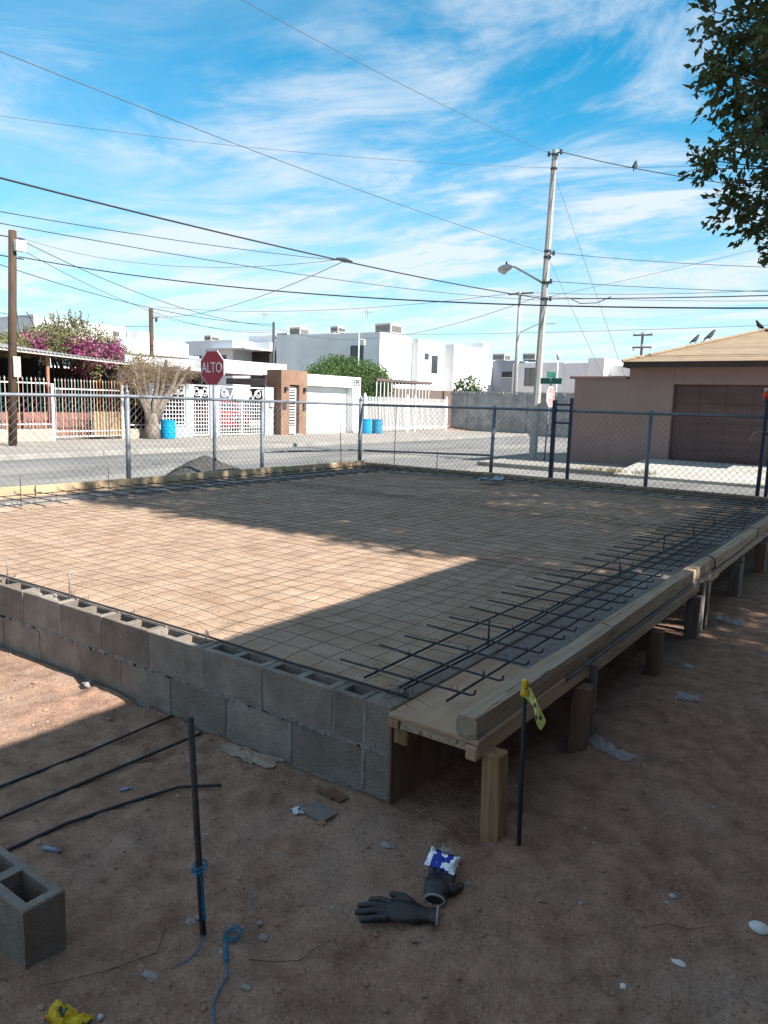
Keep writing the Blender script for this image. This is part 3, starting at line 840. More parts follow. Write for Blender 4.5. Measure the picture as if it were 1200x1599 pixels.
build('top_rail', MB().tube([(-7.32, -2.4, 1.50), (-7.32, 1.5, 1.535), (-7.32, 4.07, 1.562), (-7.32, 9.3, 1.522)], 0.024, 10), m_galv, cf, smooth=True)
build('low_rail', MB().tube([(-7.32, 6.72, 0.70), (-7.32, 9.28, 0.645)], 0.018, 8), m_galv, cf, smooth=True)
for i, (y, h, r) in enumerate([(-0.9, 1.62, .03), (1.5, 1.6, .03), (4.06, 1.60, .033), (6.66, 1.585, .032), (9.35, 1.6, .04)]):
    po = build('post', MB().tube([(-7.34, y, -0.1), (-7.34 + .004, y, h)], r, 12), m_galv, cf, smooth=True)
    if i == 4: build('cap', MB().lathe([(.042, 0), (.042, .03), (.025, .06), (.012, .1)], (-7.336, y, h), 10), m_galv, po, smooth=True)
    if i == 2: build('cap', MB().lathe([(.034, 0), (.03, .03), (.012, .05), (.008, .12)], (-7.336, y, h), 10), m_galv, po, smooth=True)
cr = thing('chain_link_fence', 'chain link fence in shade-darkened grey on the side street in front of the brown house', 'fence', (-3, 9.38, 0))
build('chain_link', link_mesh((-7.3, 9.4, 0), (1, 0, 0), 9.0, 0.02, 1.49), M('shaded_galv_wire', (0.13, 0.13, 0.13), 0.6, bump=0, metallic=0.35), cr, recalc=False)  # wire colour darkened to stand for the tree's shade
m_shadegalv = M('shaded_galvanised', (0.16, 0.18, 0.21), 0.5, col2=(0.11, 0.12, 0.14), scale=8, bump=0.05, metallic=0.4)  # copy of the galvanised steel with the tree shade put into its grey
build('top_rail', MB().tube([(-7.3, 9.36, 1.52), (-4.4, 9.36, 1.528), (-1.8, 9.36, 1.52), (1.8, 9.36, 1.515)], 0.024, 10), m_shadegalv, cr, smooth=True)
build('low_rail', MB().tube([(-7.25, 9.36, 0.635), (-4.46, 9.36, 0.715)], 0.018, 8), m_shadegalv, cr, smooth=True)
for i, (x, h) in enumerate([(-4.44, 1.575), (-1.79, 1.56)]):
    build('post', MB().tube([(x - .03 * (i == 0), 9.37, -0.1), (x, 9.37, h)], 0.031, 12), m_shadegalv, cr, smooth=True)
mb = MB()
for i in range(60):
    x = -3.0 + i * 0.06 + rr.uniform(-.012, .012)
    mb.tube([(x, 9.385, 1.47), (x + .006, 9.39, 1.545), (x + rr.uniform(-.012, .012), 9.39, 1.56 + rr.uniform(0, .04))], 0.0022, 3)
build('wire_ends', mb, m_galvwire, cr, recalc=False, kind='stuff')
gp = thing('gate_frame', 'dark blue steel ladder-like gate upright with two rungs in the side fence', 'gate', (-3.18, 9.34, 0))
for x, h, w in ((-3.33, 1.69, .032), (-3.04, 1.73, .024)):
    build('upright', MB().cbox(x - w, x + w, 9.30, 9.30 + 2 * w, -0.1, h, .005), m_blue, gp)
build('rung', MB().cbox(-3.296, -3.066, 9.31, 9.34, 1.605, 1.635, .004), m_blue, gp)
build('rung', MB().cbox(-3.296, -3.066, 9.31, 9.34, 1.31, 1.34, .004), m_blue, gp)
gq = thing('gate_frame', 'pair of dark blue steel gate uprights, the taller one topped in red', 'gate', (-0.15, 9.34, 0))
build('upright', MB().cbox(-0.265, -0.215, 9.30, 9.35, -0.1, 1.72, .005, Matrix.Translation((0.02, 0, 0)) @ Matrix.Rotation(R(0.8), 4, 'Y')), m_blue, gq)
build('upright', MB().cbox(-0.128, -0.08, 9.30, 9.35, -0.1, 1.45, .005), m_blue, gq)
build('hinge', MB().cbox(-0.215, -0.128, 9.31, 9.33, 1.27, 1.30, .003), m_blue, gq)
rg = MB().lathe([(.02, 0), (.045, .02), (.05, .08), (.045, .12), (.03, .15), (.012, .16)], (-0.225, 9.325, 1.70), 12).jitter(.02, 12, 4)
rag = thing('post_topper', 'small red, white and green plastic piece on top of a blue gate upright', 'plastic piece', (-0.215, 9.325, 1.7))
build('shoulder', MB().lathe([(.022, 0), (.05, .03), (.052, .055)], (-0.215, 9.325, 1.715), 12), m_green, rag, smooth=True)
build('label_band', MB().lathe([(.053, 0), (.05, .05), (.046, .10)], (-0.215, 9.325, 1.77), 12), M('orange_red', (0.65, 0.06, 0.025), 0.5, bump=0), rag, smooth=True)
build('base', MB().lathe([(.045, 0), (.044, .035), (.03, .05)], (-0.215, 9.325, 1.87), 12), M('pale_plastic', (0.45, 0.5, 0.52), 0.4, bump=0), rag, smooth=True)
build('cord', MB().tube([(-0.2, 9.3, 1.31), (-0.26, 9.285, 1.33), (-0.33, 9.28, 1.29), (-0.37, 9.28, 1.21), (-0.355, 9.28, 1.17)], 0.008, 6), M('cord', (0.35, 0.33, 0.3), 0.8, bump=0), gq, smooth=True)
for i, (x, y, h, dx) in enumerate([(-7.3, 8.75, 1.52, 0.0), (-6.55, 9.4, 1.5, 0.0), (-5.6, 9.4, 0.72, 0.0)]):
    build('tie_rod', MB().tube([(x, y, 0), (x + .02, y - (.12 if i == 0 else 0), h)], 0.007, 6), m_wire, cf if i == 0 else cr, smooth=True)
# crumpled cement paper left on the far ledge
mb = MB()
for (cx, cy, s) in ((-3.86, 8.1, .13), (-3.72, 8.24, .11)):
    n = 9; b = len(mb.v)
    for j in range(n):
        for i in range(n):
            u, v = i / (n - 1) - .5, j / (n - 1) - .5
            p = Vector((cx + u * s * 2, cy + v * s * 1.3, 0.385))
            p += noise.noise_vector(p * 11) * 0.05
            p.z = max(0.38, p.z + abs(noise.noise(p * 16)) * 0.09 + 0.02)
            mb.v.append(p)
    mb.f += [(b + j * n + i, b + j * n + i + 1, b + (j + 1) * n + i + 1, b + (j + 1) * n + i) for j in range(n - 1) for i in range(n - 1)]
build('crumpled_bag', mb, M('cement_paper', (0.33, 0.38, 0.40), 0.8, bump=0.2), None, label='crumpled pale grey bag lying on the sand by the far boards', cat='bag')

# ------------------------------------------------------------------ the row of houses across the street (fronts at XF, facing +X)
XF = -22.2
def pane_x(parent, xf, y0, y1, z0, z1, mull=1, bars=0, fm=None):
    """window in a wall that faces +X: frame bars stand proud of a dark pane"""
    fm = fm or m_frame
    t = 0.045
    fr = MB()
    fr.box(xf - .05, xf + .03, y0, y0 + t, z0, z1).box(xf - .05, xf + .03, y1 - t, y1, z0, z1)
    fr.box(xf - .05, xf + .028, y0 + t, y1 - t, z0, z0 + t).box(xf - .05, xf + .028, y0 + t, y1 - t, z1 - t, z1)
    for k in range(1, mull + 1):
        y = y0 + (y1 - y0) * k / (mull + 1); fr.box(xf - .05, xf + .026, y - t * .4, y + t * .4, z0 + t, z1 - t)
    for k in range(1, bars + 1):
        z = z0 + (z1 - z0) * k / (bars + 1); fr.box(xf - .05, xf + .034, y0 + t, y1 - t, z - .02, z + .02)
    w = build('window', fr, fm, parent)
    build('pane', MB().box(xf - .045, xf + .008, y0 + t * .8, y1 - t * .8, z0 + t * .8, z1 - t * .8), m_glass, w)
    build('sill', MB().box(xf - .05, xf + .06, y0 - .05, y1 + .05, z0 - .06, z0 - .001), m_white, w)
def pane_y(parent, yf, x0, x1, z0, z1, mull=1, bars=0, fm=None):
    fm = fm or m_frame
    t = 0.05
    fr = MB()
    fr.box(x0, x0 + t, yf - .03, yf + .05, z0, z1).box(x1 - t, x1, yf - .03, yf + .05, z0, z1)
    fr.box(x0 + t, x1 - t, yf - .028, yf + .05, z0, z0 + t).box(x0 + t, x1 - t, yf - .028, yf + .05, z1 - t, z1)
    for k in range(1, mull + 1):
        x = x0 + (x1 - x0) * k / (mull + 1); fr.box(x - t * .4, x + t * .4, yf - .026, yf + .05, z0 + t, z1 - t)
    for k in range(1, bars + 1):
        z = z0 + (z1 - z0) * k / (bars + 1); fr.box(x0 + t, x1 - t, yf - .034, yf + .05, z - .03, z + .03)
    w = build('window', fr, fm, parent)
    build('pane', MB().box(x0 + t * .8, x1 - t * .8, yf - .008, yf + .045, z0 + t * .8, z1 - t * .8), m_glass, w)
    build('sill', MB().box(x0 - .05, x1 + .05, yf - .06, yf + .05, z0 - .06, z0 - .001), m_white, w)

# --- house with the painted picket fence and the corrugated carport roof
h0 = thing('house', 'low house with corrugated carport roof behind the painted picket fence', 'house', (-26, 10, 0))
build('rear_wall', MB().box(-28.2, -28.0, 4, 15.1, -0.1, 3.2), m_shadewall, h0)
build('side_wall', MB().box(-28.0, -23.2, 14.95, 15.15, -0.1, 2.55), m_shadewall, h0)
build('pale_wall', MB().box(-27.99, -25.2, 4, 9.6, -0.1, 3.05), M('dull_green_wall', (0.20, 0.22, 0.20), 0.9, world=True), h0)
build('knee_wall', MB().box(-24.1, -23.9, 4, 14.9, -0.1, 0.9), m_brickred, h0)
mb = MB()                       # corrugated sheets, ribs run away from the street
n = 150; ya, yb_ = 4.0, 14.62
for k in range(n + 1):
    y = ya + (yb_ - ya) * k / n
    dz = 0.022 * math.cos(k * math.pi)
    zf = 2.98 - 0.22 * max(0, (y - 9.5)) / 5.0 + dz
    mb.v += [Vector((-21.95, y, zf)), Vector((-28.3, y, zf + 1.0 - 0.11 * max(0, y - 9.5)))]
mb.f = [(2 * k, 2 * k + 1, 2 * k + 3, 2 * k + 2) for k in range(n)]
roof = build('roof', mb, m_corr, h0, recalc=False)
mb = MB().prism([(0, 2.90), (5.5, 2.90), (10.62, 2.67), (10.62, 2.735), (5.5, 2.955), (0, 2.955)], (-0.06, 0, 0), (-21.99, 4.0, 0), (0, 1, 0), (0, 0, 1))
build('fascia', mb, M('pale_fascia', (0.42, 0.38, 0.34), 0.8, world=True), roof)
build('roof_post', MB().tube([(-22.42, 11.72, -0.05), (-22.42, 11.72, 2.84)], 0.055, 8), M('rusty_post', (0.35, 0.17, 0.09), 0.8, bump=0.2), h0)
build('roof_post', MB().tube([(-22.42, 5.0, -0.05), (-22.42, 5.0, 2.9)], 0.055, 8), MATS['rusty_post'], h0)

pf = thing('picket_fence', 'steel picket fence painted pink, teal and yellow on a low cream wall', 'fence', (-22.25, 11.5, 0))
build('base_wall', MB().box(-22.36, -22.14, 3.5, 11.66, -0.1, 0.40), M('cream_wall', (0.40, 0.34, 0.28), 0.9, col2=(0.33, 0.27, 0.22), scale=1.4, world=True), pf)
build('base_wall', MB().box(-22.36, -22.14, 14.42, 15.6, -0.1, 0.36), MATS['cream_wall'], pf)
PC = [M('picket_pink', (0.36, 0.19, 0.20), 0.5, bump=0), M('picket_teal', (0.10, 0.19, 0.175), 0.5, bump=0), M('picket_cream', (0.44, 0.37, 0.27), 0.5, bump=0),
      M('picket_red', (0.33, 0.09, 0.07), 0.5, bump=0), M('picket_yellow', (0.40, 0.29, 0.13), 0.5, bump=0), M('picket_white', (0.42, 0.35, 0.31), 0.5, bump=0)]
def picket_mesh(h):
    mb = MB().cbox(-.010, .010, -.013, .013, 0, h - .11, .003)
    mb.add([(0, -.032, h - .09), (0, .032, h - .09), (.014, 0, h - .09), (-.014, 0, h - .09), (0, 0, h), (0, 0, h - .12)],
           [(0, 2, 4), (2, 1, 4), (1, 3, 4), (3, 0, 4), (2, 0, 5), (1, 2, 5), (3, 1, 5), (0, 3, 5)])
    return mb
rp = random.Random(21)
protos = {}
y = 4.2; i = 0
while y < 15.5:
    gate = 11.80 < y < 14.40
    if 11.62 < y < 11.80 or 14.40 < y < 14.46: y += 0.05; continue
    h = 1.72 if not gate else 2.0
    z0 = 0.38 if not gate else 0.1
    cm = (i * 1) % 3 if not gate else (2, 0, 1, 2, 5, 1)[i % 6] if y < 13.2 else (3, 4, 1, 3, 5, 4)[i % 6]
    if y > 14.4: cm = (4, 3)[i % 2]
    key = (gate, cm)
    if key not in protos:
        protos[key] = build('picket', MB().add([(p.x + XF, p.y + y, p.z + z0) for p in picket_mesh(h).v], picket_mesh(h).f), PC[cm], pf)
    else:
        clone(protos[key], (XF, y, z0))
    y += (0.145 if not gate else 0.12) + (0.11 if y > 14.4 else 0) + rp.uniform(-.004, .004); i += 1
for (y0, y1, z) in ((3.5, 11.66, 0.55), (3.5, 11.66, 1.9), (14.45, 15.5, 0.5), (14.45, 15.5, 1.9)):
    build('rail', MB().cbox(XF - .03, XF - .016, y0, y1, z - .02, z + .02, .003), m_whitepaint, pf)
gt = [('gate_post', 11.72, 1.9), ('gate_post', 14.42, 2.0)]
for nme, y, h in gt:
    build(nme, MB().cbox(XF - .05, XF + .04, y - .045, y + .045, -0.05, h, .006), m_whitepaint, pf)
for z in (0.12, 0.3, 1.74):
    build('gate_rail', MB().cbox(XF - .034, XF - .017, 11.77, 14.37, z - .022, z + .022, .003), m_whitepaint, pf)
build('gate_panel', MB().cbox(XF - .075, XF - .045, 13.25, 14.35, 0.1, 0.98, .004), M('cardboard_panel', (0.36, 0.27, 0.17), 0.8, col2=(0.30, 0.22, 0.14), scale=1.5, world=True), pf)
build('lock_box', MB().cbox(XF - .03, XF + .03, 11.85, 12.06, 1.58, 1.70, .006), m_frame, pf)

# --- blue-grey garden wall with white scrolled grilles
gw = thing('garden_wall', 'blue-grey front wall with white scrolled iron grilles and gates', 'wall', (-22.25, 19, 0))
for (y0, y1, z0, z1) in ((15.6, 15.98, -.05, 2.06), (15.98, 17.34, -.05, 0.42), (17.34, 17.72, -.05, 2.1), (18.60, 19.06, -.05, 2.1), (21.76, 22.3, -.05, 2.12)):
    build('wall_panel', MB().box(XF - .15, XF, y0, y1, z0, z1), m_bluegrey, gw)
def grille(y0, y1, z0, z1, ztop, nscroll, name):
    mb = MB(); r = 0.011
    x = XF - 0.07
    b = 0.022
    mb.cbox(x - b, x + b, y0, y0 + .045, z0, z1, .003).cbox(x - b, x + b, y1 - .045, y1, z0, z1, .003)
    mb.cbox(x - b, x + b, y0 + .045, y1 - .045, z0, z0 + .045, .003).cbox(x - b, x + b, y0 + .045, y1 - .045, ztop - .02, ztop + .025, .003)
    mb.cbox(x - b, x + b, y0 + .045, y1 - .045, z1 - .045, z1, .003)
    ny = max(2, round((y1 - y0) / 0.145)); nz = max(2, round((ztop - z0) / 0.145))
    for k in range(1, ny): mb.box(x - .009, x + .009, y0 + (y1 - y0) * k / ny - .010, y0 + (y1 - y0) * k / ny + .010, z0 + .045, ztop - .02)
    for k in range(1, nz): mb.box(x - .012, x + .012, y0 + .045, y1 - .045, z0 + (ztop - z0) * k / nz - .010, z0 + (ztop - z0) * k / nz + .010)
    g = build(name, mb, m_whitepaint, gw)
    sc = MB(); H = z1 - ztop
    for k in range(nscroll):
        cy = y0 + (y1 - y0) * (k + .5) / nscroll; w = (y1 - y0) / nscroll
        for s in (-1, 1):
            c = Vector((x, cy + s * w * .24, ztop + H * .52)); q = min(w * .22, H * .34)
            pts = []
            for i in range(22):
                a = i / 21 * 2 * math.pi * 1.55
                rad = q * (1 - .72 * i / 21)
                pts.append(c + Vector((0, s * math.cos(a + 2.6) * rad, math.sin(a + 2.6) * rad)))
            sc.tube(pts, [0.022 - .008 * i / 21 for i in range(22)], 5)
            sc.tube([(x, cy, ztop + .02), (x, cy + s * w * .07, ztop + H * .45), (x, cy + s * w * .2, ztop + H * .8), (x, cy + s * w * .42, ztop + H * .82), (x, cy + s * w * .47, ztop + H * .25)], 0.016, 5)
    build('scrollwork', sc, m_whitepaint, g, recalc=False)
    return g
grille(15.98, 17.34, 0.44, 2.06, 1.52, 2, 'grille')
grille(17.74, 18.58, 0.04, 2.08, 1.5, 1, 'gate')
grille(19.08, 20.40, 0.04, 2.08, 1.5, 1, 'gate')
grille(20.42, 21.74, 0.04, 2.08, 1.5, 1, 'gate')
build('meter_box', MB().cbox(XF - .02, XF + .09, 22.02, 22.24, 1.25, 1.5, .01), m_offw, gw)

# --- its flat white carport roof and dark yard
h1 = thing('house', 'house with flat white carport slab behind the scrolled white gates', 'house', (-25.5, 19.5, 0))
build('roof_slab', MB().box(-29.5, -23.0, 17.6, 23.2, 2.66, 2.78), m_offw, h1)
build('parapet', MB().box(-29.5, -23.3, 19.55, 24.3, 2.785, 3.24), m_white, h1)
build('parapet', MB().box(-29.5, -24.2, 16.0, 19.54, 2.785, 3.16), m_white, h1)
build('column', MB().cbox(-23.35, -23.1, 22.9, 23.15, -0.05, 2.655, .01), m_white, h1)
build('rear_wall', MB().box(-29.7, -29.52, 15.2, 24.3, -0.05, 2.7), m_shadewall, h1)
build('side_wall', MB().box(-29.5, -24.5, 15.2, 15.38, -0.05, 2.6), m_shadewall, h1)
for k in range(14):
    build('fence_slat', MB().box(-26.02, -26.0, 18.6 + k * .26, 18.82 + k * .26, 0.0, 2.64), m_shadewall, h1)

# --- terracotta portal with a slatted door
po = thing('entrance_portal', 'terracotta-clad entrance portal with a white slatted door and two wall lamps', 'portal', (-22, 23.3, 0))
build('pillar', MB().cbox(-22.75, -21.85, 22.42, 22.98, -0.05, 2.26, .006), m_tan, po)
build('pillar', MB().cbox(-22.75, -21.85, 23.62, 24.16, -0.05, 2.26, .006), m_tan, po)
build('lintel', MB().cbox(-22.75, -21.847, 22.418, 24.162, 2.262, 2.92, .006), m_tan, po)
DX = 0.38
dr = build('door', MB().cbox(-22.5 + DX, -22.45 + DX, 22.985, 23.615, 0.0, 2.2, .004), m_frame, po)
dfm = MB()
for (a_, b_, c_, d_) in ((22.985, 23.06, 0.02, 2.2), (23.54, 23.615, 0.02, 2.2), (23.06, 23.54, 0.02, 0.38), (23.06, 23.54, 2.06, 2.2)):
    dfm.box(-22.449 + DX, -22.41 + DX, a_, b_, c_, d_)
build('door_frame', dfm, m_offw, dr)
for k in range(13):
    build('slat', MB().box(-22.449 + DX, -22.415 + DX, 23.06, 23.54, 0.43 + k * .126, 0.485 + k * .126), m_offw, dr)
for y in (22.68, 23.95):
    l = build('wall_lamp', MB().cbox(-21.846, -21.72, y - .07, y + .07, 1.98, 2.16, .01), m_frame, po)
build('mailbox', MB().cbox(-21.846, -21.78, 23.86, 24.0, 1.12, 1.45, .01), m_frame, po)
build('number_plate', MB().cbox(-21.846, -21.83, 22.5, 22.75, 1.14, 1.52, .005), m_frame, po)
build('step', MB().cbox(-22.4, -21.6, 22.99, 23.61, -0.05, 0.05, .01), m_walk, po)

# --- white garage front with house number
ga = thing('garage', 'white garage front with recessed white door and dark house number', 'garage', (-22.8, 26.5, 0))
build('header', MB().box(-22.95, -22.2, 24.165, 28.72, 2.29, 2.82), m_white, ga)
build('pier', MB().box(-22.95, -22.2, 28.06, 28.72, -0.05, 2.289), m_white, ga)
build('pier', MB().box(-22.95, -22.2, 24.165, 24.26, -0.05, 2.289), m_white, ga)
gd = MB()
build('garage_door', MB().box(-22.9, -22.62, 24.26, 28.06, -0.02, 2.288), m_white, ga)
for k in range(4):
    build('door_panel', MB().cbox(-22.62, -22.598, 24.3, 28.03, 0.03 + k * .56, 0.565 + k * .56, .008), m_white, ga)
build('roof_slab', MB().box(-27.5, -22.96, 24.31, 28.72, 2.3, 2.6), m_white, ga)
build('side_wall', MB().box(-27.5, -22.951, 28.5, 28.72, -0.05, 2.299), m_white, ga)
build('house_number', text_mb('1595', 0.46, (-22.19, 28.27, 2.53), (0, 1, 0), (0, 0, 1), (1, 0, 0), 0.008, 0.8, 0.012), m_frame, ga)

# --- white paling fence with drying frame behind
wf = thing('paling_fence', 'white steel paling fence with round-topped posts beyond the garage', 'fence', (-22.2, 34, 0))
pr = None
k = 0; y = 29.15
while y < 37.4:
    if any(abs(y - q) < .09 for q in (29.1, 33.1, 33.9, 37.4)): y += .05; continue
    if pr is None:
        pr = build('paling', MB().cbox(XF - .012, XF + .012, y - .018, y + .018, 0.06, 1.88, .003), m_whitepaint, wf)
    else: clone(pr, (XF, y, 0.06))
    y += 0.135; k += 1
for z in (0.22, 1.42, 1.58):
    build('rail', MB().cbox(XF - .028, XF - .014, 29.05, 37.5, z - .022, z + .022, .003), m_whitepaint, wf)
for y in (29.1, 33.1, 33.9, 37.4):
    p_ = build('post', MB().cbox(XF - .07, XF + .07, y - .08, y + .08, -0.05, 1.86, .01), m_whitepaint, wf)
    build('finial', MB().lathe([(.05, 0), (.08, .05), (.075, .1), (.04, .16), (.012, .2)], (XF, y, 1.861), 10), m_whitepaint, p_, smooth=True)
pg = thing('pergola', 'light metal pergola frame with dark top beam behind the white paling fence', 'pergola', (-23.6, 34, 0))
for y in [31.2 + .36 * k for k in range(16)]:
    build('bar', MB().box(-23.02, -22.98, y - .02, y + .02, 0, 2.74), m_whitepaint, pg)
build('beam', MB().cbox(-23.08, -22.92, 31.1, 36.9, 2.745, 2.90, .01), M('rust_beam', (0.12, 0.085, 0.075), 0.8), pg)
build('beam', MB().cbox(-26.5, -23.09, 36.7, 36.86, 2.745, 2.88, .01), MATS['rust_beam'], pg)
build('backdrop_wall', MB().box(-26.9, -26.7, 29.3, 47.5, 0, 2.55), M('brown_yard_wall', (0.13, 0.095, 0.08), 0.9, world=True), pg)

# --- grey block boundary wall at the end of the street
bw = thing('boundary_wall', 'long weathered grey block wall closing the end of the street', 'wall', (-14, 38.6, 0))
mb = MB(); n = 90
for k in range(n + 1):
    x = -22.5 + 19.5 * k / n
    mb.v += [Vector((x, 38.5, -0.3)), Vector((x, 38.5, 2.42 + noise.noise(Vector((x * 1.2, 0, 0))) * .035)), Vector((x, 38.68, 2.42 + noise.noise(Vector((x * 1.2, 0, 0))) * .035)), Vector((x, 38.68, -0.3))]
for k in range(n):
    for s in range(3):
        mb.f.append((k * 4 + s, k * 4 + s + 1, k * 4 + s + 5, k * 4 + s + 4))
mb.f.append((0, 1, 2, 3)); mb.f.append((n * 4 + 3, n * 4 + 2, n * 4 + 1, n * 4))
build('wall_face', mb, m_greywall, bw)
for k in range(5):
    build('pier', MB().cbox(-21.6 + k * 4.0, -21.35 + k * 4.0, 38.45, 38.49, -0.3, 2.38, .01), m_greywall, bw)
mb = MB()
rq = random.Random(9)
for k in range(46):
    x = -22.4 + k * .42; mb.cbox(x, x + rq.uniform(.12, .38), 38.44, 38.499, 2.3 + rq.uniform(-.1, .08), 2.36 + rq.uniform(0, .05), .01)
build('coping_bits', mb, m_greywall, bw, kind='stuff')
build('soil_bank', MB().add([(-22.5, 37.4, -0.10), (-19.4, 38.3, -0.13), (-22.5, 38.49, 0.22), (-20.4, 38.49, 0.05), (-19.2, 38.49, -0.13)], [(0, 1, 3, 2), (1, 4, 3)]), m_soil, None, kind='structure')

# --- brown house on the corner of the side street
bh = thing('house', 'brown stucco house with hipped tan shingle roof and dark garage door', 'house', (-2.3, 21, 0))
build('low_wall', MB().box(-6.78, -5.2, 18.9, 24.5, -0.1, 2.42), m_brown, bh)
build('wall_cap', MB().cbox(-6.93, -5.25, 18.84, 24.5, 2.42, 2.5, .015), m_brown, bh)
build('wall', MB().box(-5.198, -3.99, 18.901, 24.5, -0.1, 2.74), m_brown, bh)
build('wall', MB().box(-3.985, 0.7, 18.905, 19.15, 2.285, 2.74), m_brown, bh)
build('wall', MB().box(0.0, 0.7, 18.91, 24.4, -0.1, 2.28), m_brown, bh)
build('rear_wall', MB().box(-3.98, 0.0, 23.9, 24.4, -0.1, 2.7), m_brown, bh)
gdr = build('garage_door', MB().box(-3.985, 0.0, 19.06, 19.1, 0.2, 2.283), m_door, bh)
for r_ in range(4):
    for c_ in range(6):
        x0 = -3.96 + c_ * .66; z0 = 0.27 + r_ * .505
        build('door_panel', MB().cbox(x0 + .01, x0 + .63, 19.05, 19.059, z0 + .012, z0 + .485, .008), m_door, gdr)
EX0, EX1, EY0, EZ = -5.25, 0.75, 18.35, 2.86
build('fascia', MB().cbox(EX0 + .02, EX1 - .02, EY0 + .02, EY0 + .06, EZ - .15, EZ + .008, .004).cbox(EX0 + .02, EX0 + .06, EY0 + .061, 26, EZ - .15, EZ + .008, .004), m_fascia, bh)
build('soffit', MB().box(EX0 + .06, EX1, EY0 + .06, 26, EZ - .12, EZ - .10), m_fascia, bh)
rf_ = None
nC = 17; half = (EX1 - EX0) / 2; rise = 1.02
for k in range(nC):                         # overlapping shingle courses, front and both hip sides
    t0, t1 = k / nC, (k + 1) / nC
    lift = 0.006
    mb = MB()
    def rp_(t, s, dz=0): return Vector((EX0 + half * t if s < 0 else EX1 - half * t, EY0 + half * t, EZ + rise * t + dz))
    a, b, c, d = rp_(t0, -1, lift), rp_(t0, 1, lift), rp_(t1, 1, .004), rp_(t1, -1, .004)
    a2, b2 = rp_(t0, -1, -.004), rp_(t0, 1, -.004)
    mb.add([a, b, c, d, a2, b2], [(0, 1, 2, 3), (4, 5, 1, 0)])
    for s in (-1, 1):
        e0 = rp_(t0, s, lift); e1 = rp_(t1, s, .004); f0 = Vector((e0.x, 26, e0.z)); f1 = Vector((e1.x, 26, e1.z)); g0 = rp_(t0, s, -.004); g1 = Vector((g0.x, 26, g0.z))
        mb.add([e0, e1, f1, f0, g0, g1], [(0, 1, 2, 3), (4, 0, 3, 5)])
    build('shingle_course', mb, m_shingle, bh)
build('hip_cap', MB().tube([(EX0, EY0, EZ + .02), (EX0 + half, EY0 + half, EZ + rise + .02)], 0.05, 6).tube([(EX1, EY0, EZ + .02), (EX1 - half, EY0 + half, EZ + rise + .02)], 0.05, 6).tube([(EX0 + half, EY0 + half, EZ + rise + .02), (EX0 + half, 26, EZ + rise + .02)], .05, 6), m_shingle, bh)

# --- blue drums
def drum(x, y, h, r, mat, label):
    o = thing('plastic_drum', label, 'drum', (x, y, 0), 'blue drums on the pavement')
    build('body', MB().lathe([(r * .93, 0), (r * .97, .02), (r, h * .05), (r, h * .3), (r * 1.03, h * .32), (r * 1.03, h * .35), (r, h * .37), (r, h * .64), (r * 1.03, h * .66), (r * 1.03, h * .69), (r, h * .71), (r * .99, h * .93), (r * 1.02, h * .94), (r * 1.02, h), (r * .95, h), (r * .95, h * .9)], (x, y, 0), 24), mat, o, smooth=False)
    build('lid', MB().lathe([(r * .94, 0), (r * .94, .012)], (x, y, h * .93), 24), mat, o)
drum(-21.55, 15.95, 0.70, 0.27, m_drum, 'bright blue plastic drum standing beside the pruned tree')
drum(-21.25, 28.02, 0.74, 0.26, m_drum, 'brighter blue drum of the pair standing by the white garage')
drum(-21.1, 28.72, 0.72, 0.27, m_drumb, 'duller teal drum of the pair by the white paling fence')

# --- red car parked behind the scrolled gates
car = thing('parked_car', 'red car parked behind the white scrolled gates', 'car', (-25.2, 21.4, 0))
def car_body():
    mb = MB()
    secs = []
    prof = [(-23.85, .45, .72, .80), (-23.8, .28, .92, .86), (-24.1, .24, 1.0, .88), (-24.35, .22, 1.42, .70), (-25.2, .22, 1.48, .68), (-26.2, .22, 1.45, .69), (-26.9, .22, 1.05, .84), (-27.8, .24, .92, .84), (-28.0, .35, .7, .78)]
    for x, zb, zt, w in prof:
        mid = min(.88, zt)
        secs.append([(x, 21.45 - .86 * (w / .86 if zt < 1.1 else 1), zb), (x, 21.45 - .88, .55 * (1 if zt > .75 else .95)), (x, 21.45 - .86, mid), (x, 21.45 - w * .92, zt - .05 if zt > 1.1 else zt), (x, 21.45 - w * .6, zt),
                     (x, 21.45 + w * .6, zt), (x, 21.45 + w * .92, zt - .05 if zt > 1.1 else zt), (x, 21.45 + .86, mid), (x, 21.45 + .88, .55), (x, 21.45 + .86, zb)])
    n = 10
    for s in secs: mb.v += [Vector(p) for p in s]
    for i in range(len(secs) - 1):
        for k in range(n):
            k2 = (k + 1) % n
            mb.f.append((i * n + k, i * n + k2, (i + 1) * n + k2, (i + 1) * n + k))
    mb.f.append(tuple(range(n))); mb.f.append(tuple(range((len(secs) - 1) * n, len(secs) * n)))
    return mb
build('body', car_body(), m_carred, car)
build('rear_window', MB().add([(-24.06, 20.83, 1.04), (-24.06, 22.07, 1.04), (-24.31, 21.95, 1.37), (-24.31, 20.95, 1.37)], [(0, 1, 2, 3)]), m_glass, car)
for y in (20.7, 22.2):
    build('tail_light', MB().cbox(-23.86, -23.77, y - .09, y + .09, .72, .94, .015), M('tail_red', (.30, .01, .01), .3, bump=0), car)
build('plate', MB().cbox(-23.81, -23.785, 21.25, 21.65, .66, .8, .004), m_signwhite, car)
build('bumper', MB().cbox(-23.88, -23.72, 20.64, 22.26, .32, .5, .04), m_carred, car)
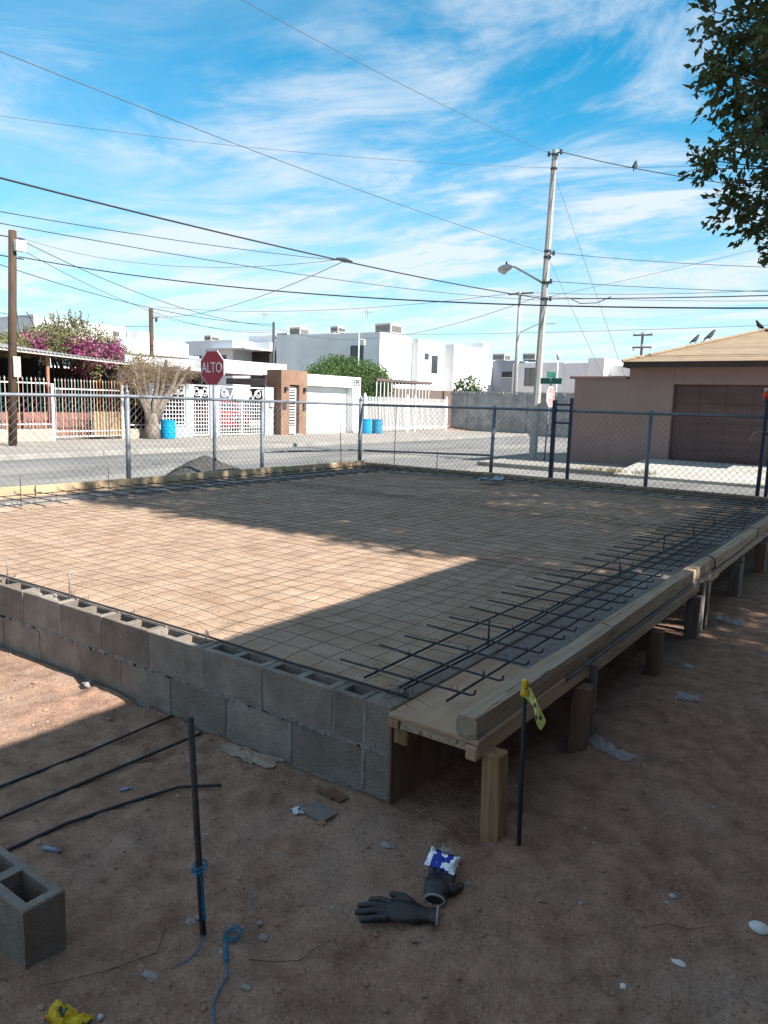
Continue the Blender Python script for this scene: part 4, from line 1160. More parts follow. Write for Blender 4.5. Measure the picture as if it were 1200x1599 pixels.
for x in (-24.55, -27.2):
    for y in (20.62, 22.28):
        w_ = build('wheel', MB().lathe([(.2, -.09), (.3, -.09), (.31, 0), (.3, .09), (.2, .09)], (0, 0, 0), 18), m_tyre, car)
        w_.rotation_euler = (R(90), 0, 0); w_.location = Vector((x, y, .3)) - Vector(car.location)
        w2 = build('rim', MB().lathe([(.19, -.06), (.12, -.085), (.05, -.07)], (0, 0, 0), 14), m_chrome, None)
        w2.parent = w_; w2.location = (0, 0, 0)

# ------------------------------------------------------------------ two-storey houses behind
def cooler(x, y, z, sx, sy, sz, label):
    sx, sy, sz = sx * .8, sy * .8, sz * .78
    o = thing('roof_cooler', label, 'cooler', (x, y, z), 'coolers on the flat roofs')
    build('cabinet', MB().cbox(x - sx, x + sx, y - sy, y + sy, z + .1, z + sz, .03), m_metalbox, o)
    for s in (-1, 1):
        build('stand', MB().box(x - sx * .9, x + sx * .9, y + s * sy * .8 - .04, y + s * sy * .8 + .04, z, z + .1), m_frame, o)
    for k in range(5):
        zz = z + .2 + (sz - .35) * k / 5
        build('louver', MB().box(x - sx * .85, x + sx * .85, y - sy - .025, y - sy - .001, zz, zz + (sz - .35) / 5 * .6), m_louver, o)
        build('louver', MB().box(x + sx + .001, x + sx + .025, y - sy * .85, y + sy * .85, zz, zz + (sz - .35) / 5 * .6), m_louver, o)
ha = thing('house', 'two-storey white cube house with stepped sunlit side beyond the clipped hedge', 'house', (-34, 48, 0))
build('block', MB().box(-40, -30.0, 41.0, 44.75, -0.1, 6.5), m_white, ha)
build('block', MB().box(-40, -30.6, 44.755, 46.0, -0.1, 6.42), m_white, ha)
build('block', MB().box(-40, -30.02, 46.005, 49.9, -0.1, 6.45), m_white, ha)
build('block', MB().box(-40, -31.0, 49.905, 51.4, -0.1, 6.3), m_white, ha)
build('block', MB().box(-40, -30.04, 51.405, 57.3, -0.1, 6.45), m_white, ha)
build('parapet', MB().box(-31.2, -30.03, 56.3, 57.31, 6.451, 6.95), m_white, ha)
pane_x(ha, -30.02, 46.9, 47.5, 4.95, 5.45, 0)
pane_x(ha, -30.02, 47.95, 48.85, 3.95, 5.35, 1)
pane_y(ha, 41.0, -32.6, -31.45, 4.35, 5.6, 1)
build('recess', MB().box(-30.019, -29.98, 47.6, 47.8, 0, 3.5), m_offw, ha)
hb = thing('house', 'two-storey white house with barred window and a jutting bay left of the hedge', 'house', (-40, 48, 0))
build('block', MB().box(-47.2, -40.8, 45.0, 55, -0.1, 6.95), m_offw, hb)
build('block', MB().box(-40.79, -37.1, 44.5, 55, -0.1, 6.98), m_offw, hb)
pane_y(hb, 44.5, -39.95, -38.9, 4.25, 5.45, 1)
pane_y(hb, 45.0, -43.5, -42.2, 4.0, 5.6, 0, 7, m_offw)
pane_y(hb, 45.0, -46.4, -45.8, 5.0, 5.5, 1)
build('gutter', MB().box(-47.25, -36.9, 44.9, 44.99, 6.96, 7.02), m_offw, hb)
hc = thing('house', 'two-storey pale house with a shaded roof terrace behind the stop sign', 'house', (-48, 46, 0))
build('block', MB().box(-52, -46.0, 42.0, 52, -0.1, 6.45), m_offw, hc)
build('block', MB().box(-45.99, -43.9, 44.2, 52, -0.1, 5.6), m_shadewall, hc)  # terrace shade put into the near-black colour of this block
build('terrace_roof', MB().box(-48.6, -43.7, 41.2, 44.4, 5.62, 5.74), m_offw, hc)
build('parapet', MB().box(-45.98, -43.9, 44.25, 52, 5.75, 6.4), m_white, hc)
build('terrace_post', MB().tube([(-48.5, 41.3, 2.6), (-48.5, 41.3, 5.61)], .05, 6), m_frame, hc)
pane_y(hc, 42.0, -51.1, -49.9, 3.7, 5.2, 1)
pane_y(hc, 42.0, -48.2, -46.8, 3.7, 5.2, 1)
hd = thing('house', 'two-storey white house seen over the bougainvillea', 'house', (-37, 19, 0))
build('block', MB().box(-44, -34.0, 17.86, 23, -0.1, 5.25), m_white, hd)
pane_y(hd, 17.86, -36.3, -35.5, 4.25, 4.6, 1)
pane_y(hd, 17.86, -38.9, -38.0, 4.25, 4.6, 1)
build('parapet', MB().box(-44.02, -33.98, 17.84, 18.1, 5.251, 5.36), m_offw, hd)
he = thing('house', 'sunlit white house with roof tank behind the pruned tree', 'house', (-34, 24, 0))
build('block', MB().box(-40, -32.0, 21.5, 25.65, -0.1, 4.5), m_white, he)
build('cornice', MB().box(-40, -31.3, 20.5, 25.8, 3.7, 3.82), m_white, he)
build('roof_box', MB().cbox(-34.2, -33.0, 23.1, 24.0, 4.501, 5.0, .02), m_white, he)
hf = thing('house', 'grey-white flat house with one dark recess behind the concrete lamp pole', 'house', (-27, 62, 0))
build('block', MB().box(-38, -31.2, 59.5, 68, -0.1, 5.75), m_offw, hf)
build('block', MB().box(-31.19, -28.9, 60.5, 68, -0.1, 5.7), m_bluegrey, hf)
build('block', MB().box(-28.89, -24.0, 60.0, 68, -0.1, 5.45), m_offw, hf)
pane_y(hf, 60.5, -30.2, -29.2, 4.2, 4.7, 1)
pane_y(hf, 60.0, -27.7, -26.6, 3.4, 5.0, 1)
hg = thing('house', 'pale flat-roofed house group above the brown garden wall', 'house', (-21, 62, 0))
build('block', MB().box(-23.99, -21.6, 60.02, 68, -0.1, 5.4), m_offw, hg)
build('block', MB().box(-21.59, -20.2, 59.2, 68, -0.1, 5.75), m_white, hg)
build('block', MB().box(-20.19, -17.0, 60.6, 68, -0.1, 5.2), m_white, hg)
build('block', MB().box(-19.4, -18.3, 60.2, 60.59, 4.3, 5.1), m_white, hg)
cooler(-44.5, 47, 6.951, .8, .8, .55, 'low grey cooler on the barred-window house roof')
cooler(-42.5, 46.4, 6.951, .75, .75, 1.0, 'big cooler on the barred-window house roof by the corner')
cooler(-37.6, 45.6, 6.981, .5, .6, .8, 'brown-topped cooler on the jutting bay roof')
cooler(-31.0, 43.4, 6.501, .9, .9, 1.05, 'large louvred cooler on the stepped white cube house')
cooler(-50.2, 43.4, 6.451, .55, .6, .75, 'small cooler on the terrace house roof behind the stop sign')
cooler(-34.2, 22.4, 4.501, .32, .3, .8, 'dark cooler beside the roof box over the pruned tree')
cooler(-31.6, 63, 5.751, .8, .8, .95, 'dark cooler on the flat house behind the concrete pole')
cooler(-28.0, 62, 5.701, .8, .8, .9, 'cooler with struts on the flat house behind the concrete pole')
def antenna(x, y, z, h, label):
    o = thing('antenna', label, 'antenna', (x, y, z), 'roof antennas')
    build('mast', MB().tube([(x, y, z), (x, y, z + h)], .03, 6), m_metalbox, o)
    build('boom', MB().tube([(x - .6, y, z + h * .9), (x + .6, y, z + h * .86)], .02, 5), m_metalbox, o)
    for k in (-.55, -.2, .2, .55):
        build('element', MB().tube([(x + k, y, z + h * .9 - .5), (x + k, y, z + h * .9 + .45)], .014, 5), m_metalbox, o)
antenna(-46.2, 46, 6.951, 2.3, 'thin television antenna on the barred-window house')
antenna(-37.2, 49, 6.981, 2.4, 'thin television antenna on the jutting bay house')

# ------------------------------------------------------------------ signs
def octagon(r): return [(r * math.cos(R(22.5 + 45 * k)) / math.cos(R(22.5)), r * math.sin(R(22.5 + 45 * k)) / math.cos(R(22.5))) for k in range(8)]
st = thing('stop_sign', 'red octagonal stop sign reading ALTO on a grey post by the gravel heap', 'sign', (-8.6, 6.74, 0))
sc_ = Vector((-8.6, 6.70, 2.09))
pl = build('plate', MB().prism(octagon(0.30), (0, 0.012, 0), sc_, (1, 0, 0), (0, 0, 1)), m_signwhite, st)
build('red_field', MB().prism(octagon(0.285), (0, 0.004, 0), sc_ + Vector((0, -.0042, 0)), (1, 0, 0), (0, 0, 1)), m_red, pl)
build('lettering', text_mb('ALTO', 0.255, sc_ + Vector((0.0, -.008, 0.0)), (1, 0, 0), (0, 0, 1), (0, -1, 0), 0.003, 0.80), m_signwhite, pl)
build('post', MB().tube([(-8.6, 6.745, -0.15), (-8.6, 6.745, 2.3)], 0.032, 12), m_galv, st, smooth=True)
s2 = thing('stop_sign', 'faded stop sign with sun glare put in its pink, seen at a slant below green street name plates', 'sign', (-7.42, 18.5, 0))
c2 = Vector((-7.33, 18.5, 1.88))
p2_ = build('plate', MB().prism(octagon(0.30), (-0.012, 0, 0), c2, (0, 1, 0), (0, 0, 1)), m_signwhite, s2)
build('red_field', MB().prism(octagon(0.28), (-.004, 0, 0), c2 + Vector((.0042, 0, 0)), (0, 1, 0), (0, 0, 1)), m_pinkred, p2_)
build('lettering', text_mb('ALTO', 0.22, c2 + Vector((.008, 0, 0)), (0, 1, 0), (0, 0, 1), (1, 0, 0), 0.003, 0.85), m_signwhite, p2_)
build('post', MB().tube([(-7.42, 18.5, -0.1), (-7.35, 18.5, 2.42)], 0.026, 8), m_galv, s2, smooth=True)
build('name_plate', MB().cbox(-7.68, -7.02, 18.485, 18.5, 2.25, 2.42, .004), m_green, s2)
build('name_plate', MB().cbox(-7.36, -7.345, 18.2, 18.8, 2.43, 2.60, .004), m_green, s2)

# ------------------------------------------------------------------ poles
p1 = thing('utility_pole', 'dark brown wooden utility pole with pale boxes before the picket fence', 'pole', (-20.35, 9.32, 0))
build('shaft', MB().tube([(-20.35, 9.32, -0.1), (-20.35, 9.46, 3.2), (-20.35, 9.6, 6.2)], [.122, .116, .108], 14), m_woodpole, p1, smooth=True)
build('junction_box', MB().cbox(-20.24, -20.08, 9.55, 9.85, 5.62, 5.92, .01), m_signwhite, p1)
build('notice_board', MB().cbox(-20.21, -20.17, 9.36, 9.58, 2.02, 2.62, .005), M('notice', (0.45, 0.42, 0.34), 0.8, bump=0), p1)
build('bracket', MB().tube([(-20.35, 9.2, 5.45), (-20.35, 9.9, 5.45)], .02, 6).tube([(-20.35, 9.2, 6.0), (-20.35, 9.95, 6.02)], .02, 6), m_frame, p1)
p2 = thing('lamp_pole', 'tall pale concrete pole with a street lamp arm at the corner', 'pole', (-8.0, 19.0, 0))
build('shaft', MB().tube([(-8.02, 19.0, -0.1), (-7.95, 19.0, 4.5), (-7.86, 19.0, 8.95)], [.135, .108, .082], 8), m_concpole, p2)
la = build('arm', MB().tube([(-8.0, 19.0, 5.22), (-8.45, 18.98, 5.48), (-8.95, 18.96, 5.76), (-9.08, 18.96, 5.77)], .03, 8), m_metalbox, p2, smooth=True)
build('lamp_head', MB().tube([(-9.04, 18.96, 5.77), (-9.15, 18.96, 5.76), (-9.3, 18.96, 5.73), (-9.45, 18.96, 5.71), (-9.5, 18.96, 5.71)], [.05, .10, .125, .09, .03], 12), m_metalbox, la, smooth=True)
build('lamp_bowl', MB().lathe([(.03, -.12), (.08, -.10), (.11, -.04), (.11, 0)], (-9.3, 18.96, 5.69), 14), M('lamp_bowl', (.55, .56, .55), .3, bump=0), la, smooth=True)
build('photocell', MB().lathe([(.03, 0), (.03, .07), (.02, .085)], (-9.22, 18.96, 5.85), 10), m_frame, la, smooth=True)
for z, r_ in ((8.80, .085), (8.42, .088), (6.12, .102), (5.95, .103), (5.22, .107), (4.76, .110)):
    build('clamp', MB().lathe([(r_, 0), (r_ + .012, .01), (r_ + .012, .06), (r_, .07)], (-8.02 + .018 * z, 19.0, z - .03), 12), m_frame, p2)
for z, dx in ((8.85, .2), (6.05, .2), (5.25, .18), (4.75, .2), (8.85, -.18)):
    x0 = -8.02 + .018 * z
    i_ = build('insulator', MB().tube([(x0, 19.0, z), (x0 + dx, 18.98, z)], .018, 6).tube([(x0 + dx, 18.98, z - .06), (x0 + dx, 18.98, z + .07)], .04, 8), m_frame, p2)
def thin_pole(x, y, h, r0, r1, mat, label, lean=0.0):
    o = thing('utility_pole', label, 'pole', (x, y, 0))
    build('shaft', MB().tube([(x, y, -.1), (x, y + lean * .5, h * .5), (x, y + lean, h)], [r0, (r0 + r1) / 2, r1], 10), mat, o, smooth=True)
    return o
q = thin_pole(-24.5, 17.5, 5.12, .10, .085, m_woodpole, 'short dark pole behind the pruned tree')
build('bracket', MB().tube([(-24.4, 17.5, 4.75), (-24.4, 17.8, 4.78)], .02, 6).cbox(-24.45, -24.36, 17.65, 17.72, 4.6, 4.78, .01), m_frame, q)
q = thin_pole(-24.5, 24.65, 5.3, .07, .06, m_frame, 'thin dark service mast beside the terracotta portal')
build('head_clamp', MB().cbox(-24.56, -24.44, 24.66, 24.78, 4.5, 4.62, .01), m_frame, q)
q = thin_pole(-24.5, 31.45, 5.4, .05, .045, m_metalbox, 'thin service mast between hedge and white garage')
build('crosspiece', MB().tube([(-24.5, 31.4, 5.1), (-24.5, 32.1, 5.05)], .03, 6).cbox(-24.55, -24.45, 31.85, 32.05, 4.75, 5.0, .02), m_metalbox, q)
q = thin_pole(-21.3, 45, 9.25, .16, .10, m_concpole, 'distant pale pole with a wide crossarm behind the boundary wall')
build('crossarm', MB().cbox(-22.15, -20.3, 44.93, 45.03, 9.05, 9.17, .02), m_postgrey, q)
build('strut', MB().tube([(-21.3, 45, 6.5), (-19.9, 45, 7.05), (-18.6, 45, 7.05)], .03, 6), m_metalbox, q)
q = thin_pole(-15.95, 55, 7.3, .11, .09, m_postgrey, 'far grey pole with double crossarms and transformer beyond the brown house')
for z in (6.2, 7.1):
    build('crossarm', MB().cbox(-16.65, -15.2, 54.92, 55.03, z - .06, z + .06, .02), m_postgrey, q)
    for x in (-16.55, -15.3):
        build('insulator', MB().lathe([(.04, 0), (.06, .06), (.03, .16)], (x, 54.97, z + .061 - (.3 if z < 7 else 0)), 8), m_metalbox, q)
build('transformer', MB().lathe([(.2, 0), (.22, .05), (.22, .55), (.12, .65)], (-16.15, 54.75, 4.95), 12), m_metalbox, q, smooth=True)
q = thin_pole(-20.4, 50, 5.0, .04, .035, m_whitepaint, 'slim white garden lamp post beyond the boundary wall')
build('lantern', MB().lathe([(.05, 0), (.16, .2), (.12, .42), (.03, .5)], (-20.4, 50, 5.0), 10), m_metalbox, q, smooth=True)

# ------------------------------------------------------------------ overhead cables
def cable(label, a, b, sag, r, mat=None, n=28):
    a = Vector(a); b = Vector(b)
    pts = []
    for i in range(n + 1):
        t = i / n
        p = a.lerp(b, t); p.z -= 4 * sag * t * (1 - t)
        pts.append(p)
    return build('overhead_cable', MB().tube(pts, r, 5, True), mat or m_cable, None, smooth=True, label=label, cat='cable', group='overhead cables', recalc=False)
PX, PY = -7.9, 18.98
cable('topmost thin cable from the concrete lamp pole rising out overhead', (PX - .1, PY, 8.86), (-8.7, -24, 9.6), 1.3, .0055, m_cablegrey)
cable('thin cable from the lamp pole clamp sweeping over the left of the sky', (PX, PY, 6.08), (-8.6, -24, 7.4), 0.9, .006, m_cablegrey)
cable('thick black cable with a branching splice from the lamp pole', (PX, PY, 4.76), (-8.5, -24, 5.7), 0.95, .014)
cable('thin cable just under the thick spliced cable, ending at its splice', (-8.5, 10.2, 4.46), (-8.7, -20, 5.2), 1.0, .006)
cable('thin cable running below the thick spliced cable to the lamp pole', (PX, PY, 4.72), (-9.2, -24, 5.2), 1.25, .006)
cable('pale high cable crossing behind the lamp pole top towards the left', (PX, PY, 8.45), (-25, -4.4, 8.9), 0.8, .0055, m_cablegrey)
cable('thick black cable from wooden pole crossing before the lamp pole', (-20.35, 9.75, 5.5), (9.2, 12.9, 3.35), 0.85, .014)
cable('branch cable from the splice to the short pole behind the pruned tree', (-8.5, 10.2, 4.46), (-24.45, 17.55, 4.8), 0.35, .007)
cable('branch cable from the splice to the thin mast by the hedge', (PX, PY, 4.9), (-24.5, 31.45, 5.1), 0.35, .008)
cable('upper service cable from wooden pole to the mast by the portal', (-20.3, 9.7, 6.0), (-24.5, 24.65, 5.1), 0.5, .011)
cable('lower service cable from wooden pole to the mast by the portal', (-20.3, 9.7, 5.75), (-24.5, 24.65, 4.85), 0.75, .008)
cable('slack cable from beyond the wooden pole to the mast by the portal', (-19.5, 2.0, 6.6), (-24.5, 24.65, 5.2), 0.9, .012)
cable('thin pale cable from the wooden pole to the splice', (-20.3, 9.7, 6.05), (-8.5, 10.2, 4.5), 0.45, .005, m_cablegrey)
cable('thin cable from wooden pole down over the picket fence house', (-20.35, 9.6, 4.2), (-30, 15, 3.9), 0.3, .01)
cable('cable entering from the left below the wooden pole top to the short pole', (-20.4, 3.0, 4.7), (-24.5, 17.5, 4.4), 0.5, .011)
cable('service cable from short pole to the mast by the portal', (-24.5, 17.5, 4.9), (-24.5, 24.65, 4.95), 0.25, .007)
cable('service cable between the mast by the portal and the mast by the hedge', (-24.5, 24.65, 5.05), (-24.5, 31.45, 5.05), 0.2, .008)
cable('top cable with a perched bird, right of the lamp pole', (PX + .2, PY, 8.86), (25, 19.5, 8.5), 3.0, .011)
cable('thin cable above the bird, behind the lamp pole', (PX, PY, 8.45), (25, 20.5, 9.2), 1.4, .005, m_cablegrey)
cable('long sagging cable right of the lamp pole from its middle clamp', (PX + .2, PY, 6.06), (25, 19.5, 6.5), 1.6, .007)
cable('cable below the lamp arm heading right over the brown house', (PX + .2, PY, 5.25), (25, 19.5, 5.6), 1.2, .008)
cable('thick cable with hanging loop, right of the lamp pole', (PX + .2, PY, 4.75), (25, 19.5, 5.25), 0.55, .014)
build('overhead_cable', MB().tube([(-7.1, 18.98, 4.72), (-6.8, 18.98, 4.57), (-6.3, 18.98, 4.56), (-5.9, 18.98, 4.71)], .012, 5), m_cable, None, label='slack bypass loop hanging under the thick cable', cat='cable', group='overhead cables')
cable('cable rising from the lamp pole towards the dark tree', (PX, PY, 4.8), (6.5, 24, 8.6), 0.2, .005, m_cablegrey)
cable('guy wire from the lamp pole top down to the pavement', (PX + .05, PY, 8.3), (-5.3, 22.0, 0.2), 0.0, .0055, m_cablegrey)
cable('second guy wire from the lamp arm clamp down to the pavement', (PX + .05, PY, 5.9), (-5.9, 22.5, 0.2), 0.0, .005, m_cablegrey)
cable('far high line passing behind the distant crossarm pole', (-60, 45, 10.2), (-21.3, 45, 9.2), 0.8, .016, m_cablegrey)
cable('far high line from the crossarm pole over the brown house', (-21.3, 45, 9.2), (15, 45, 9.6), 1.0, .016, m_cablegrey)
cable('second far line from the crossarm pole over the brown house', (-22.0, 45, 9.1), (15, 48, 8.3), 0.8, .014, m_cablegrey)
cable('low far line behind the lamp pole above the flat houses', (-50, 56, 8.2), (15, 56, 8.0), 0.5, .015, m_cablegrey)
build('cable_splice', MB().tube([(-8.5, 9.95, 4.465), (-8.5, 10.2, 4.475), (-8.5, 10.45, 4.48)], [.02, .05, .02], 8), m_cable, None, label='dark splice lump on the thick black cable', cat='splice')

# ------------------------------------------------------------------ birds
m_bird = M('bird', (0.014, 0.015, 0.02), 0.7, col2=(0.03, 0.03, 0.038), scale=20, bump=0)
def bird(p, yaw, s, label, upright=0.6):
    m = Matrix.Translation(p) @ Matrix.Rotation(yaw, 4, 'Z')
    def tb(pts, r, n=10): return MB().tube([m @ (Vector(q) * s) for q in pts], [x * s for x in r], n)
    o = thing('bird', label, 'bird', p, 'perched birds')
    a = upright
    b = tb([(-.30, 0, .02 - .16 * a + .08), (-.2, 0, .06 + .0 * a), (-.1, 0, .10), (0, 0, .12 + .04 * a), (.07, 0, .17 + .06 * a), (.11, 0, .22 + .07 * a), (.15, 0, .245 + .07 * a), (.18, 0, .24 + .07 * a), (.215, 0, .232 + .07 * a)],
           [.012, .028, .058, .072, .062, .04, .04, .028, .004])
    build('body', b, m_bird, o, smooth=True)
    for k in (-1, 1):
        build('leg', tb([(0, .025 * k, .08), (.01, .025 * k, 0.0)], [.008, .006], 5), m_bird, o)
        build('wing', tb([(.04, .05 * k, .17 + .03 * a), (-.06, .062 * k, .12), (-.24, .03 * k, .06 - .02 * a)], [.02, .035, .006], 6), m_bird, o, smooth=True)
def hip(t): return Vector((EX0 + half * t, EY0 + half * t, EZ + rise * t + .065))
bird(hip(.50), R(65), .75, 'dark pigeon on the brown house roof, lowest on the hip', .8)
bird(hip(.605), R(60), .85, 'dark pigeon on the brown house roof, midway up the hip', 1.0)
bird(hip(.95), R(-120), .8, 'dark pigeon perched at the roof peak of the brown house', .5)
bird(Vector((-5.5, 18.985, 8.02)), R(100), .8, 'dark bird perched on the top cable right of the lamp pole', 1.2)

# ------------------------------------------------------------------ the neighbouring house whose shadow falls over the site (right of the camera)
nh = thing('house', 'flat-roofed plastered house next to the building site', 'house', (5.6, -3, 0))
ROOF = 3.15
build('wall', MB().box(2.35, 9.2, -10, 3.30, -0.1, ROOF - .15), m_brown, nh)
build('roof_slab', MB().cbox(2.08, 9.4, -10.2, 3.42, ROOF - .149, ROOF, .01), m_offw, nh)

# ------------------------------------------------------------------ foliage helpers
def leaf(mb, c, d, n, L, W):
    """a pointed leaf with a slight fold"""
    d = d.normalized(); s = d.cross(n)
    if s.length < 1e-4: s = d.orthogonal()
    s.normalize(); n2 = s.cross(d)
    b = len(mb.v)
    mb.v += [c, c + d * L * .4 + s * W * .5 + n2 * W * .12, c + d * L, c + d * L * .4 - s * W * .5 + n2 * W * .12]
    mb.f += [(b, b + 1, b + 2), (b, b + 2, b + 3)]
def rvec(r):
    while True:
        v = Vector((r.uniform(-1, 1), r.uniform(-1, 1), r.uniform(-1, 1)))
        if 0.05 < v.length < 1: return v
def cloud(mb, c, n, spread, L, W, r, droop=0.2):
    for i in range(n):
        o = rvec(r); p = c + Vector((o.x * spread[0], o.y * spread[1], o.z * spread[2]))
        d = (o + rvec(r) * .9 + Vector((0, 0, -droop)))
        k = r.uniform(.7, 1.25)
        leaf(mb, p, d, rvec(r), L * k, W * k)

# --- broad-leaved tree to the right, its crown reaching into the frame
tr = thing('tree', 'dark green broad-leaved tree hanging in from the right', 'tree', (3.9, 6.6, 0))
rt = random.Random(44)
base = Vector((3.9, 6.6, -0.1))
mb = MB()
mb.tube([base, base + Vector((.05, 0, 1.2)), base + Vector((-.05, .05, 2.4))], [.24, .19, .17], 12)
fork = base + Vector((-.05, .05, 2.4))
limbs = []
for k in range(11):
    a = 2 * math.pi * k / 11 + rt.uniform(-.2, .2); up = rt.uniform(.25, 1.3)
    d = Vector((math.cos(a), math.sin(a), up)).normalized()
    L = rt.uniform(2.6, 3.6)
    pts = [fork + Vector((0, 0, rt.uniform(-.3, .1)))]
    for i in range(1, 7):
        pts.append(pts[-1] + (d + rvec(rt) * .25 + Vector((0, 0, .05))).normalized() * L / 6)
    mb.tube(pts, [.10 - .014 * i for i in range(7)], 7)
    limbs += pts[2:]
lf = MB(); tw = MB()
centres = []
tries = 0
while len(centres) < 4300 and tries < 40000:
    tries += 1
    v = Vector((rt.uniform(-1, 1), rt.uniform(-1, 1), rt.uniform(-1, 1)))
    rad = (abs(v.x) ** 4 + abs(v.y) ** 5 + abs(v.z) ** 4) ** .25
    if rad > 1 or (rad < 0.4 and rt.random() < .6): continue
    p = Vector((3.6 + v.x * 3.95, 6.95 + v.y * 3.45, 5.45 + v.z * 2.8))
    q = noise.noise(p * 0.75 + Vector((2, 4, 1)))
    if q < -0.3: continue
    if p.z < 3.0 + 0.35 * noise.noise(p * .9): continue
    centres.append(p)
for p in centres:
    nb = min(limbs, key=lambda q: (q - p).length_squared)
    mid = nb.lerp(p, .5) + rvec(rt) * .12
    tw.tube([nb, mid, p], [.016, .010, .004], 4, False)
    out = (p - Vector((3.4, 6.9, 5.2))).normalized()
    for s in range(5):                      # leafy twigs
        d = (out * .6 + rvec(rt) + Vector((0, 0, -.15))).normalized()
        e = p + d * rt.uniform(.18, .36)
        tw.tube([p, e], [.004, .002], 3, False)
        for j in range(10):
            t = (j + .5) / 10
            c = p.lerp(e, t * .95 + .05)
            leaf(lf, c, d * .7 + rvec(rt) * .8, rvec(rt), rt.uniform(.055, .095), rt.uniform(.034, .052))
build('trunk', mb, m_darkbark, tr, smooth=True)
build('twigs', tw, m_darkbark, tr, recalc=False, kind='stuff')
build('crown', lf, m_leaf, tr, recalc=False, kind='stuff')

# --- bougainvillea behind the picket fence house
bo = thing('bougainvillea', 'large bougainvillea with magenta blossom spilling over the carport roof', 'shrub', (-27.0, 13.2, 0))
rbg = random.Random(8)
lf = MB(); br = MB(); stm = MB()
for k in range(9):
    a = Vector((-27.0 + rbg.uniform(-.3, .3), 15.3 + rbg.uniform(-.4, .4), 0))
    e = Vector((-25.6 + rbg.uniform(-1, 1), 14.2 + rbg.uniform(-2.2, 2.2), rbg.uniform(3.2, 4.6)))
    stm.tube([a, a.lerp(e, .4) + Vector((0, 0, .9)), e], [.07, .05, .02], 6)
def hump(y):      # crown outline along the street
    return 3.2 + 1.15 * math.exp(-((y - 14.6) / 1.35) ** 2) + .35 * math.exp(-((y - 12.6) / .9) ** 2)
for k in range(2100):
    y = rbg.uniform(11.2, 17.3); x = rbg.uniform(-27.2, -24.0)
    top = hump(y) - 0.10 * (x + 25.5) ** 2 + .25 * noise.noise(Vector((x, y, 1)) * 1.1)
    z = rbg.uniform(max(2.1, 3.05 if y < 14.6 else 2.2), max(3.1, top))
    if noise.noise(Vector((x, y, z)) * 1.4) < -.22: continue
    c = Vector((x, y, z))
    flower = (z < 3.62 + .3 * noise.noise(Vector((y, z, 0)) * 1.3)) and 12.3 < y < 16.0 and x > -26.0 and noise.noise(Vector((x * .8, y * 1.5, z * 1.9 + 9))) > -.12
    if flower: cloud(br, c, 16, (.26, .26, .2), .10, .085, rbg)
    else: cloud(lf, c, 18, (.3, .3, .26), .11, .06, rbg)
for k in range(40):                          # loose shoots on top
    y = rbg.gauss(14.4, 1.0); c = Vector((-25.4 + rbg.uniform(-.8, .8), y, hump(y) - .25))
    d = Vector((rbg.uniform(-.3, .3), rbg.uniform(-.4, .4), 1)); L = rbg.uniform(.3, .75)
    e = c + d * L
    stm.tube([c, c + d * L * .5 + rvec(rbg) * .06, e], .012, 4)
    for j in range(12): leaf(lf, c + d * L * rbg.random(), rvec(rbg), rvec(rbg), .12, .07)
for k in range(110):                         # green fringe over the left part of the roof
    y = rbg.uniform(8.5, 12.2); c = Vector((-27.6 + rbg.uniform(-.4, .9), y, 3.75 + rbg.uniform(-.1, .12)))
    cloud(lf, c, 12, (.25, .25, .16), .11, .06, rbg)
build('stems', stm, m_darkbark, bo, smooth=True, kind='stuff')
build('foliage', lf, m_bougleaf, bo, recalc=False, kind='stuff')
build('blossom', br, m_bract, bo, recalc=False, kind='stuff')

# --- hard-pruned tree on the pavement
pt_ = thing('pruned_tree', 'hard-pruned pale tree with stubby limbs and dry brown twigs', 'tree', (-22.0, 15.35, 0))
rpt = random.Random(77)
b0 = Vector((-21.75, 15.35, -0.05))
mb = MB()
mb.tube([b0, b0 + Vector((0, .03, .35)), b0 + Vector((-.05, .05, .75)), b0 + Vector((-.05, .1, 1.0))], [.36, .28, .22, .15], 12)
ends = []
for (dy, h, dx, r0) in ((-.75, 2.7, .0, .075), (-.3, 2.85, -.2, .095), (.22, 2.7, .2, .085), (.75, 2.5, -.1, .085), (1.25, 2.75, .1, .095), (1.85, 2.8, 0, .08), (.95, 3.0, -.3, .07), (-1.0, 2.2, .3, .06)):
    s = b0 + Vector((-.05, dy * .12, .55)); e = b0 + Vector((dx, dy, h))
    m1 = s.lerp(e, .35) + Vector((0, -dy * .12, -.05)); m2 = s.lerp(e, .7) + rvec(rpt) * .08
    mb.tube([s, m1, m2, e], [r0 * 1.5, r0 * 1.15, r0 * .9, r0 * .7], 9)
    ends.append((m2, e))
for k in range(0): pebble(mb, tuple(b0 + Vector((.28 * math.cos(k), .34 * math.sin(k * 1.7), .5 + .12 * k))), .13, rpt, 1.0)
for p in mb.v: p += noise.noise_vector(p * 4.5) * .04 + noise.noise_vector(p * 11) * .018
build('trunk', mb, m_bark, pt_, smooth=True)
tw = MB()
for m2, e in ends:
    for k in range(430):
        c = m2.lerp(e, rpt.uniform(.3, 1.1)) + Vector((rpt.gauss(0, .3), rpt.gauss(0, .33), rpt.gauss(0, .22)))
        d = Vector((rpt.uniform(-.8, .8), rpt.uniform(-.8, .8), rpt.uniform(-.5, .9))).normalized() * rpt.uniform(.10, .34)
        tw.tube([c, c + d * .5 + rvec(rpt) * .05, c + d], [.005, .004, .0025], 3, False)
build('dry_twigs', tw, m_twig, pt_, recalc=False, kind='stuff')

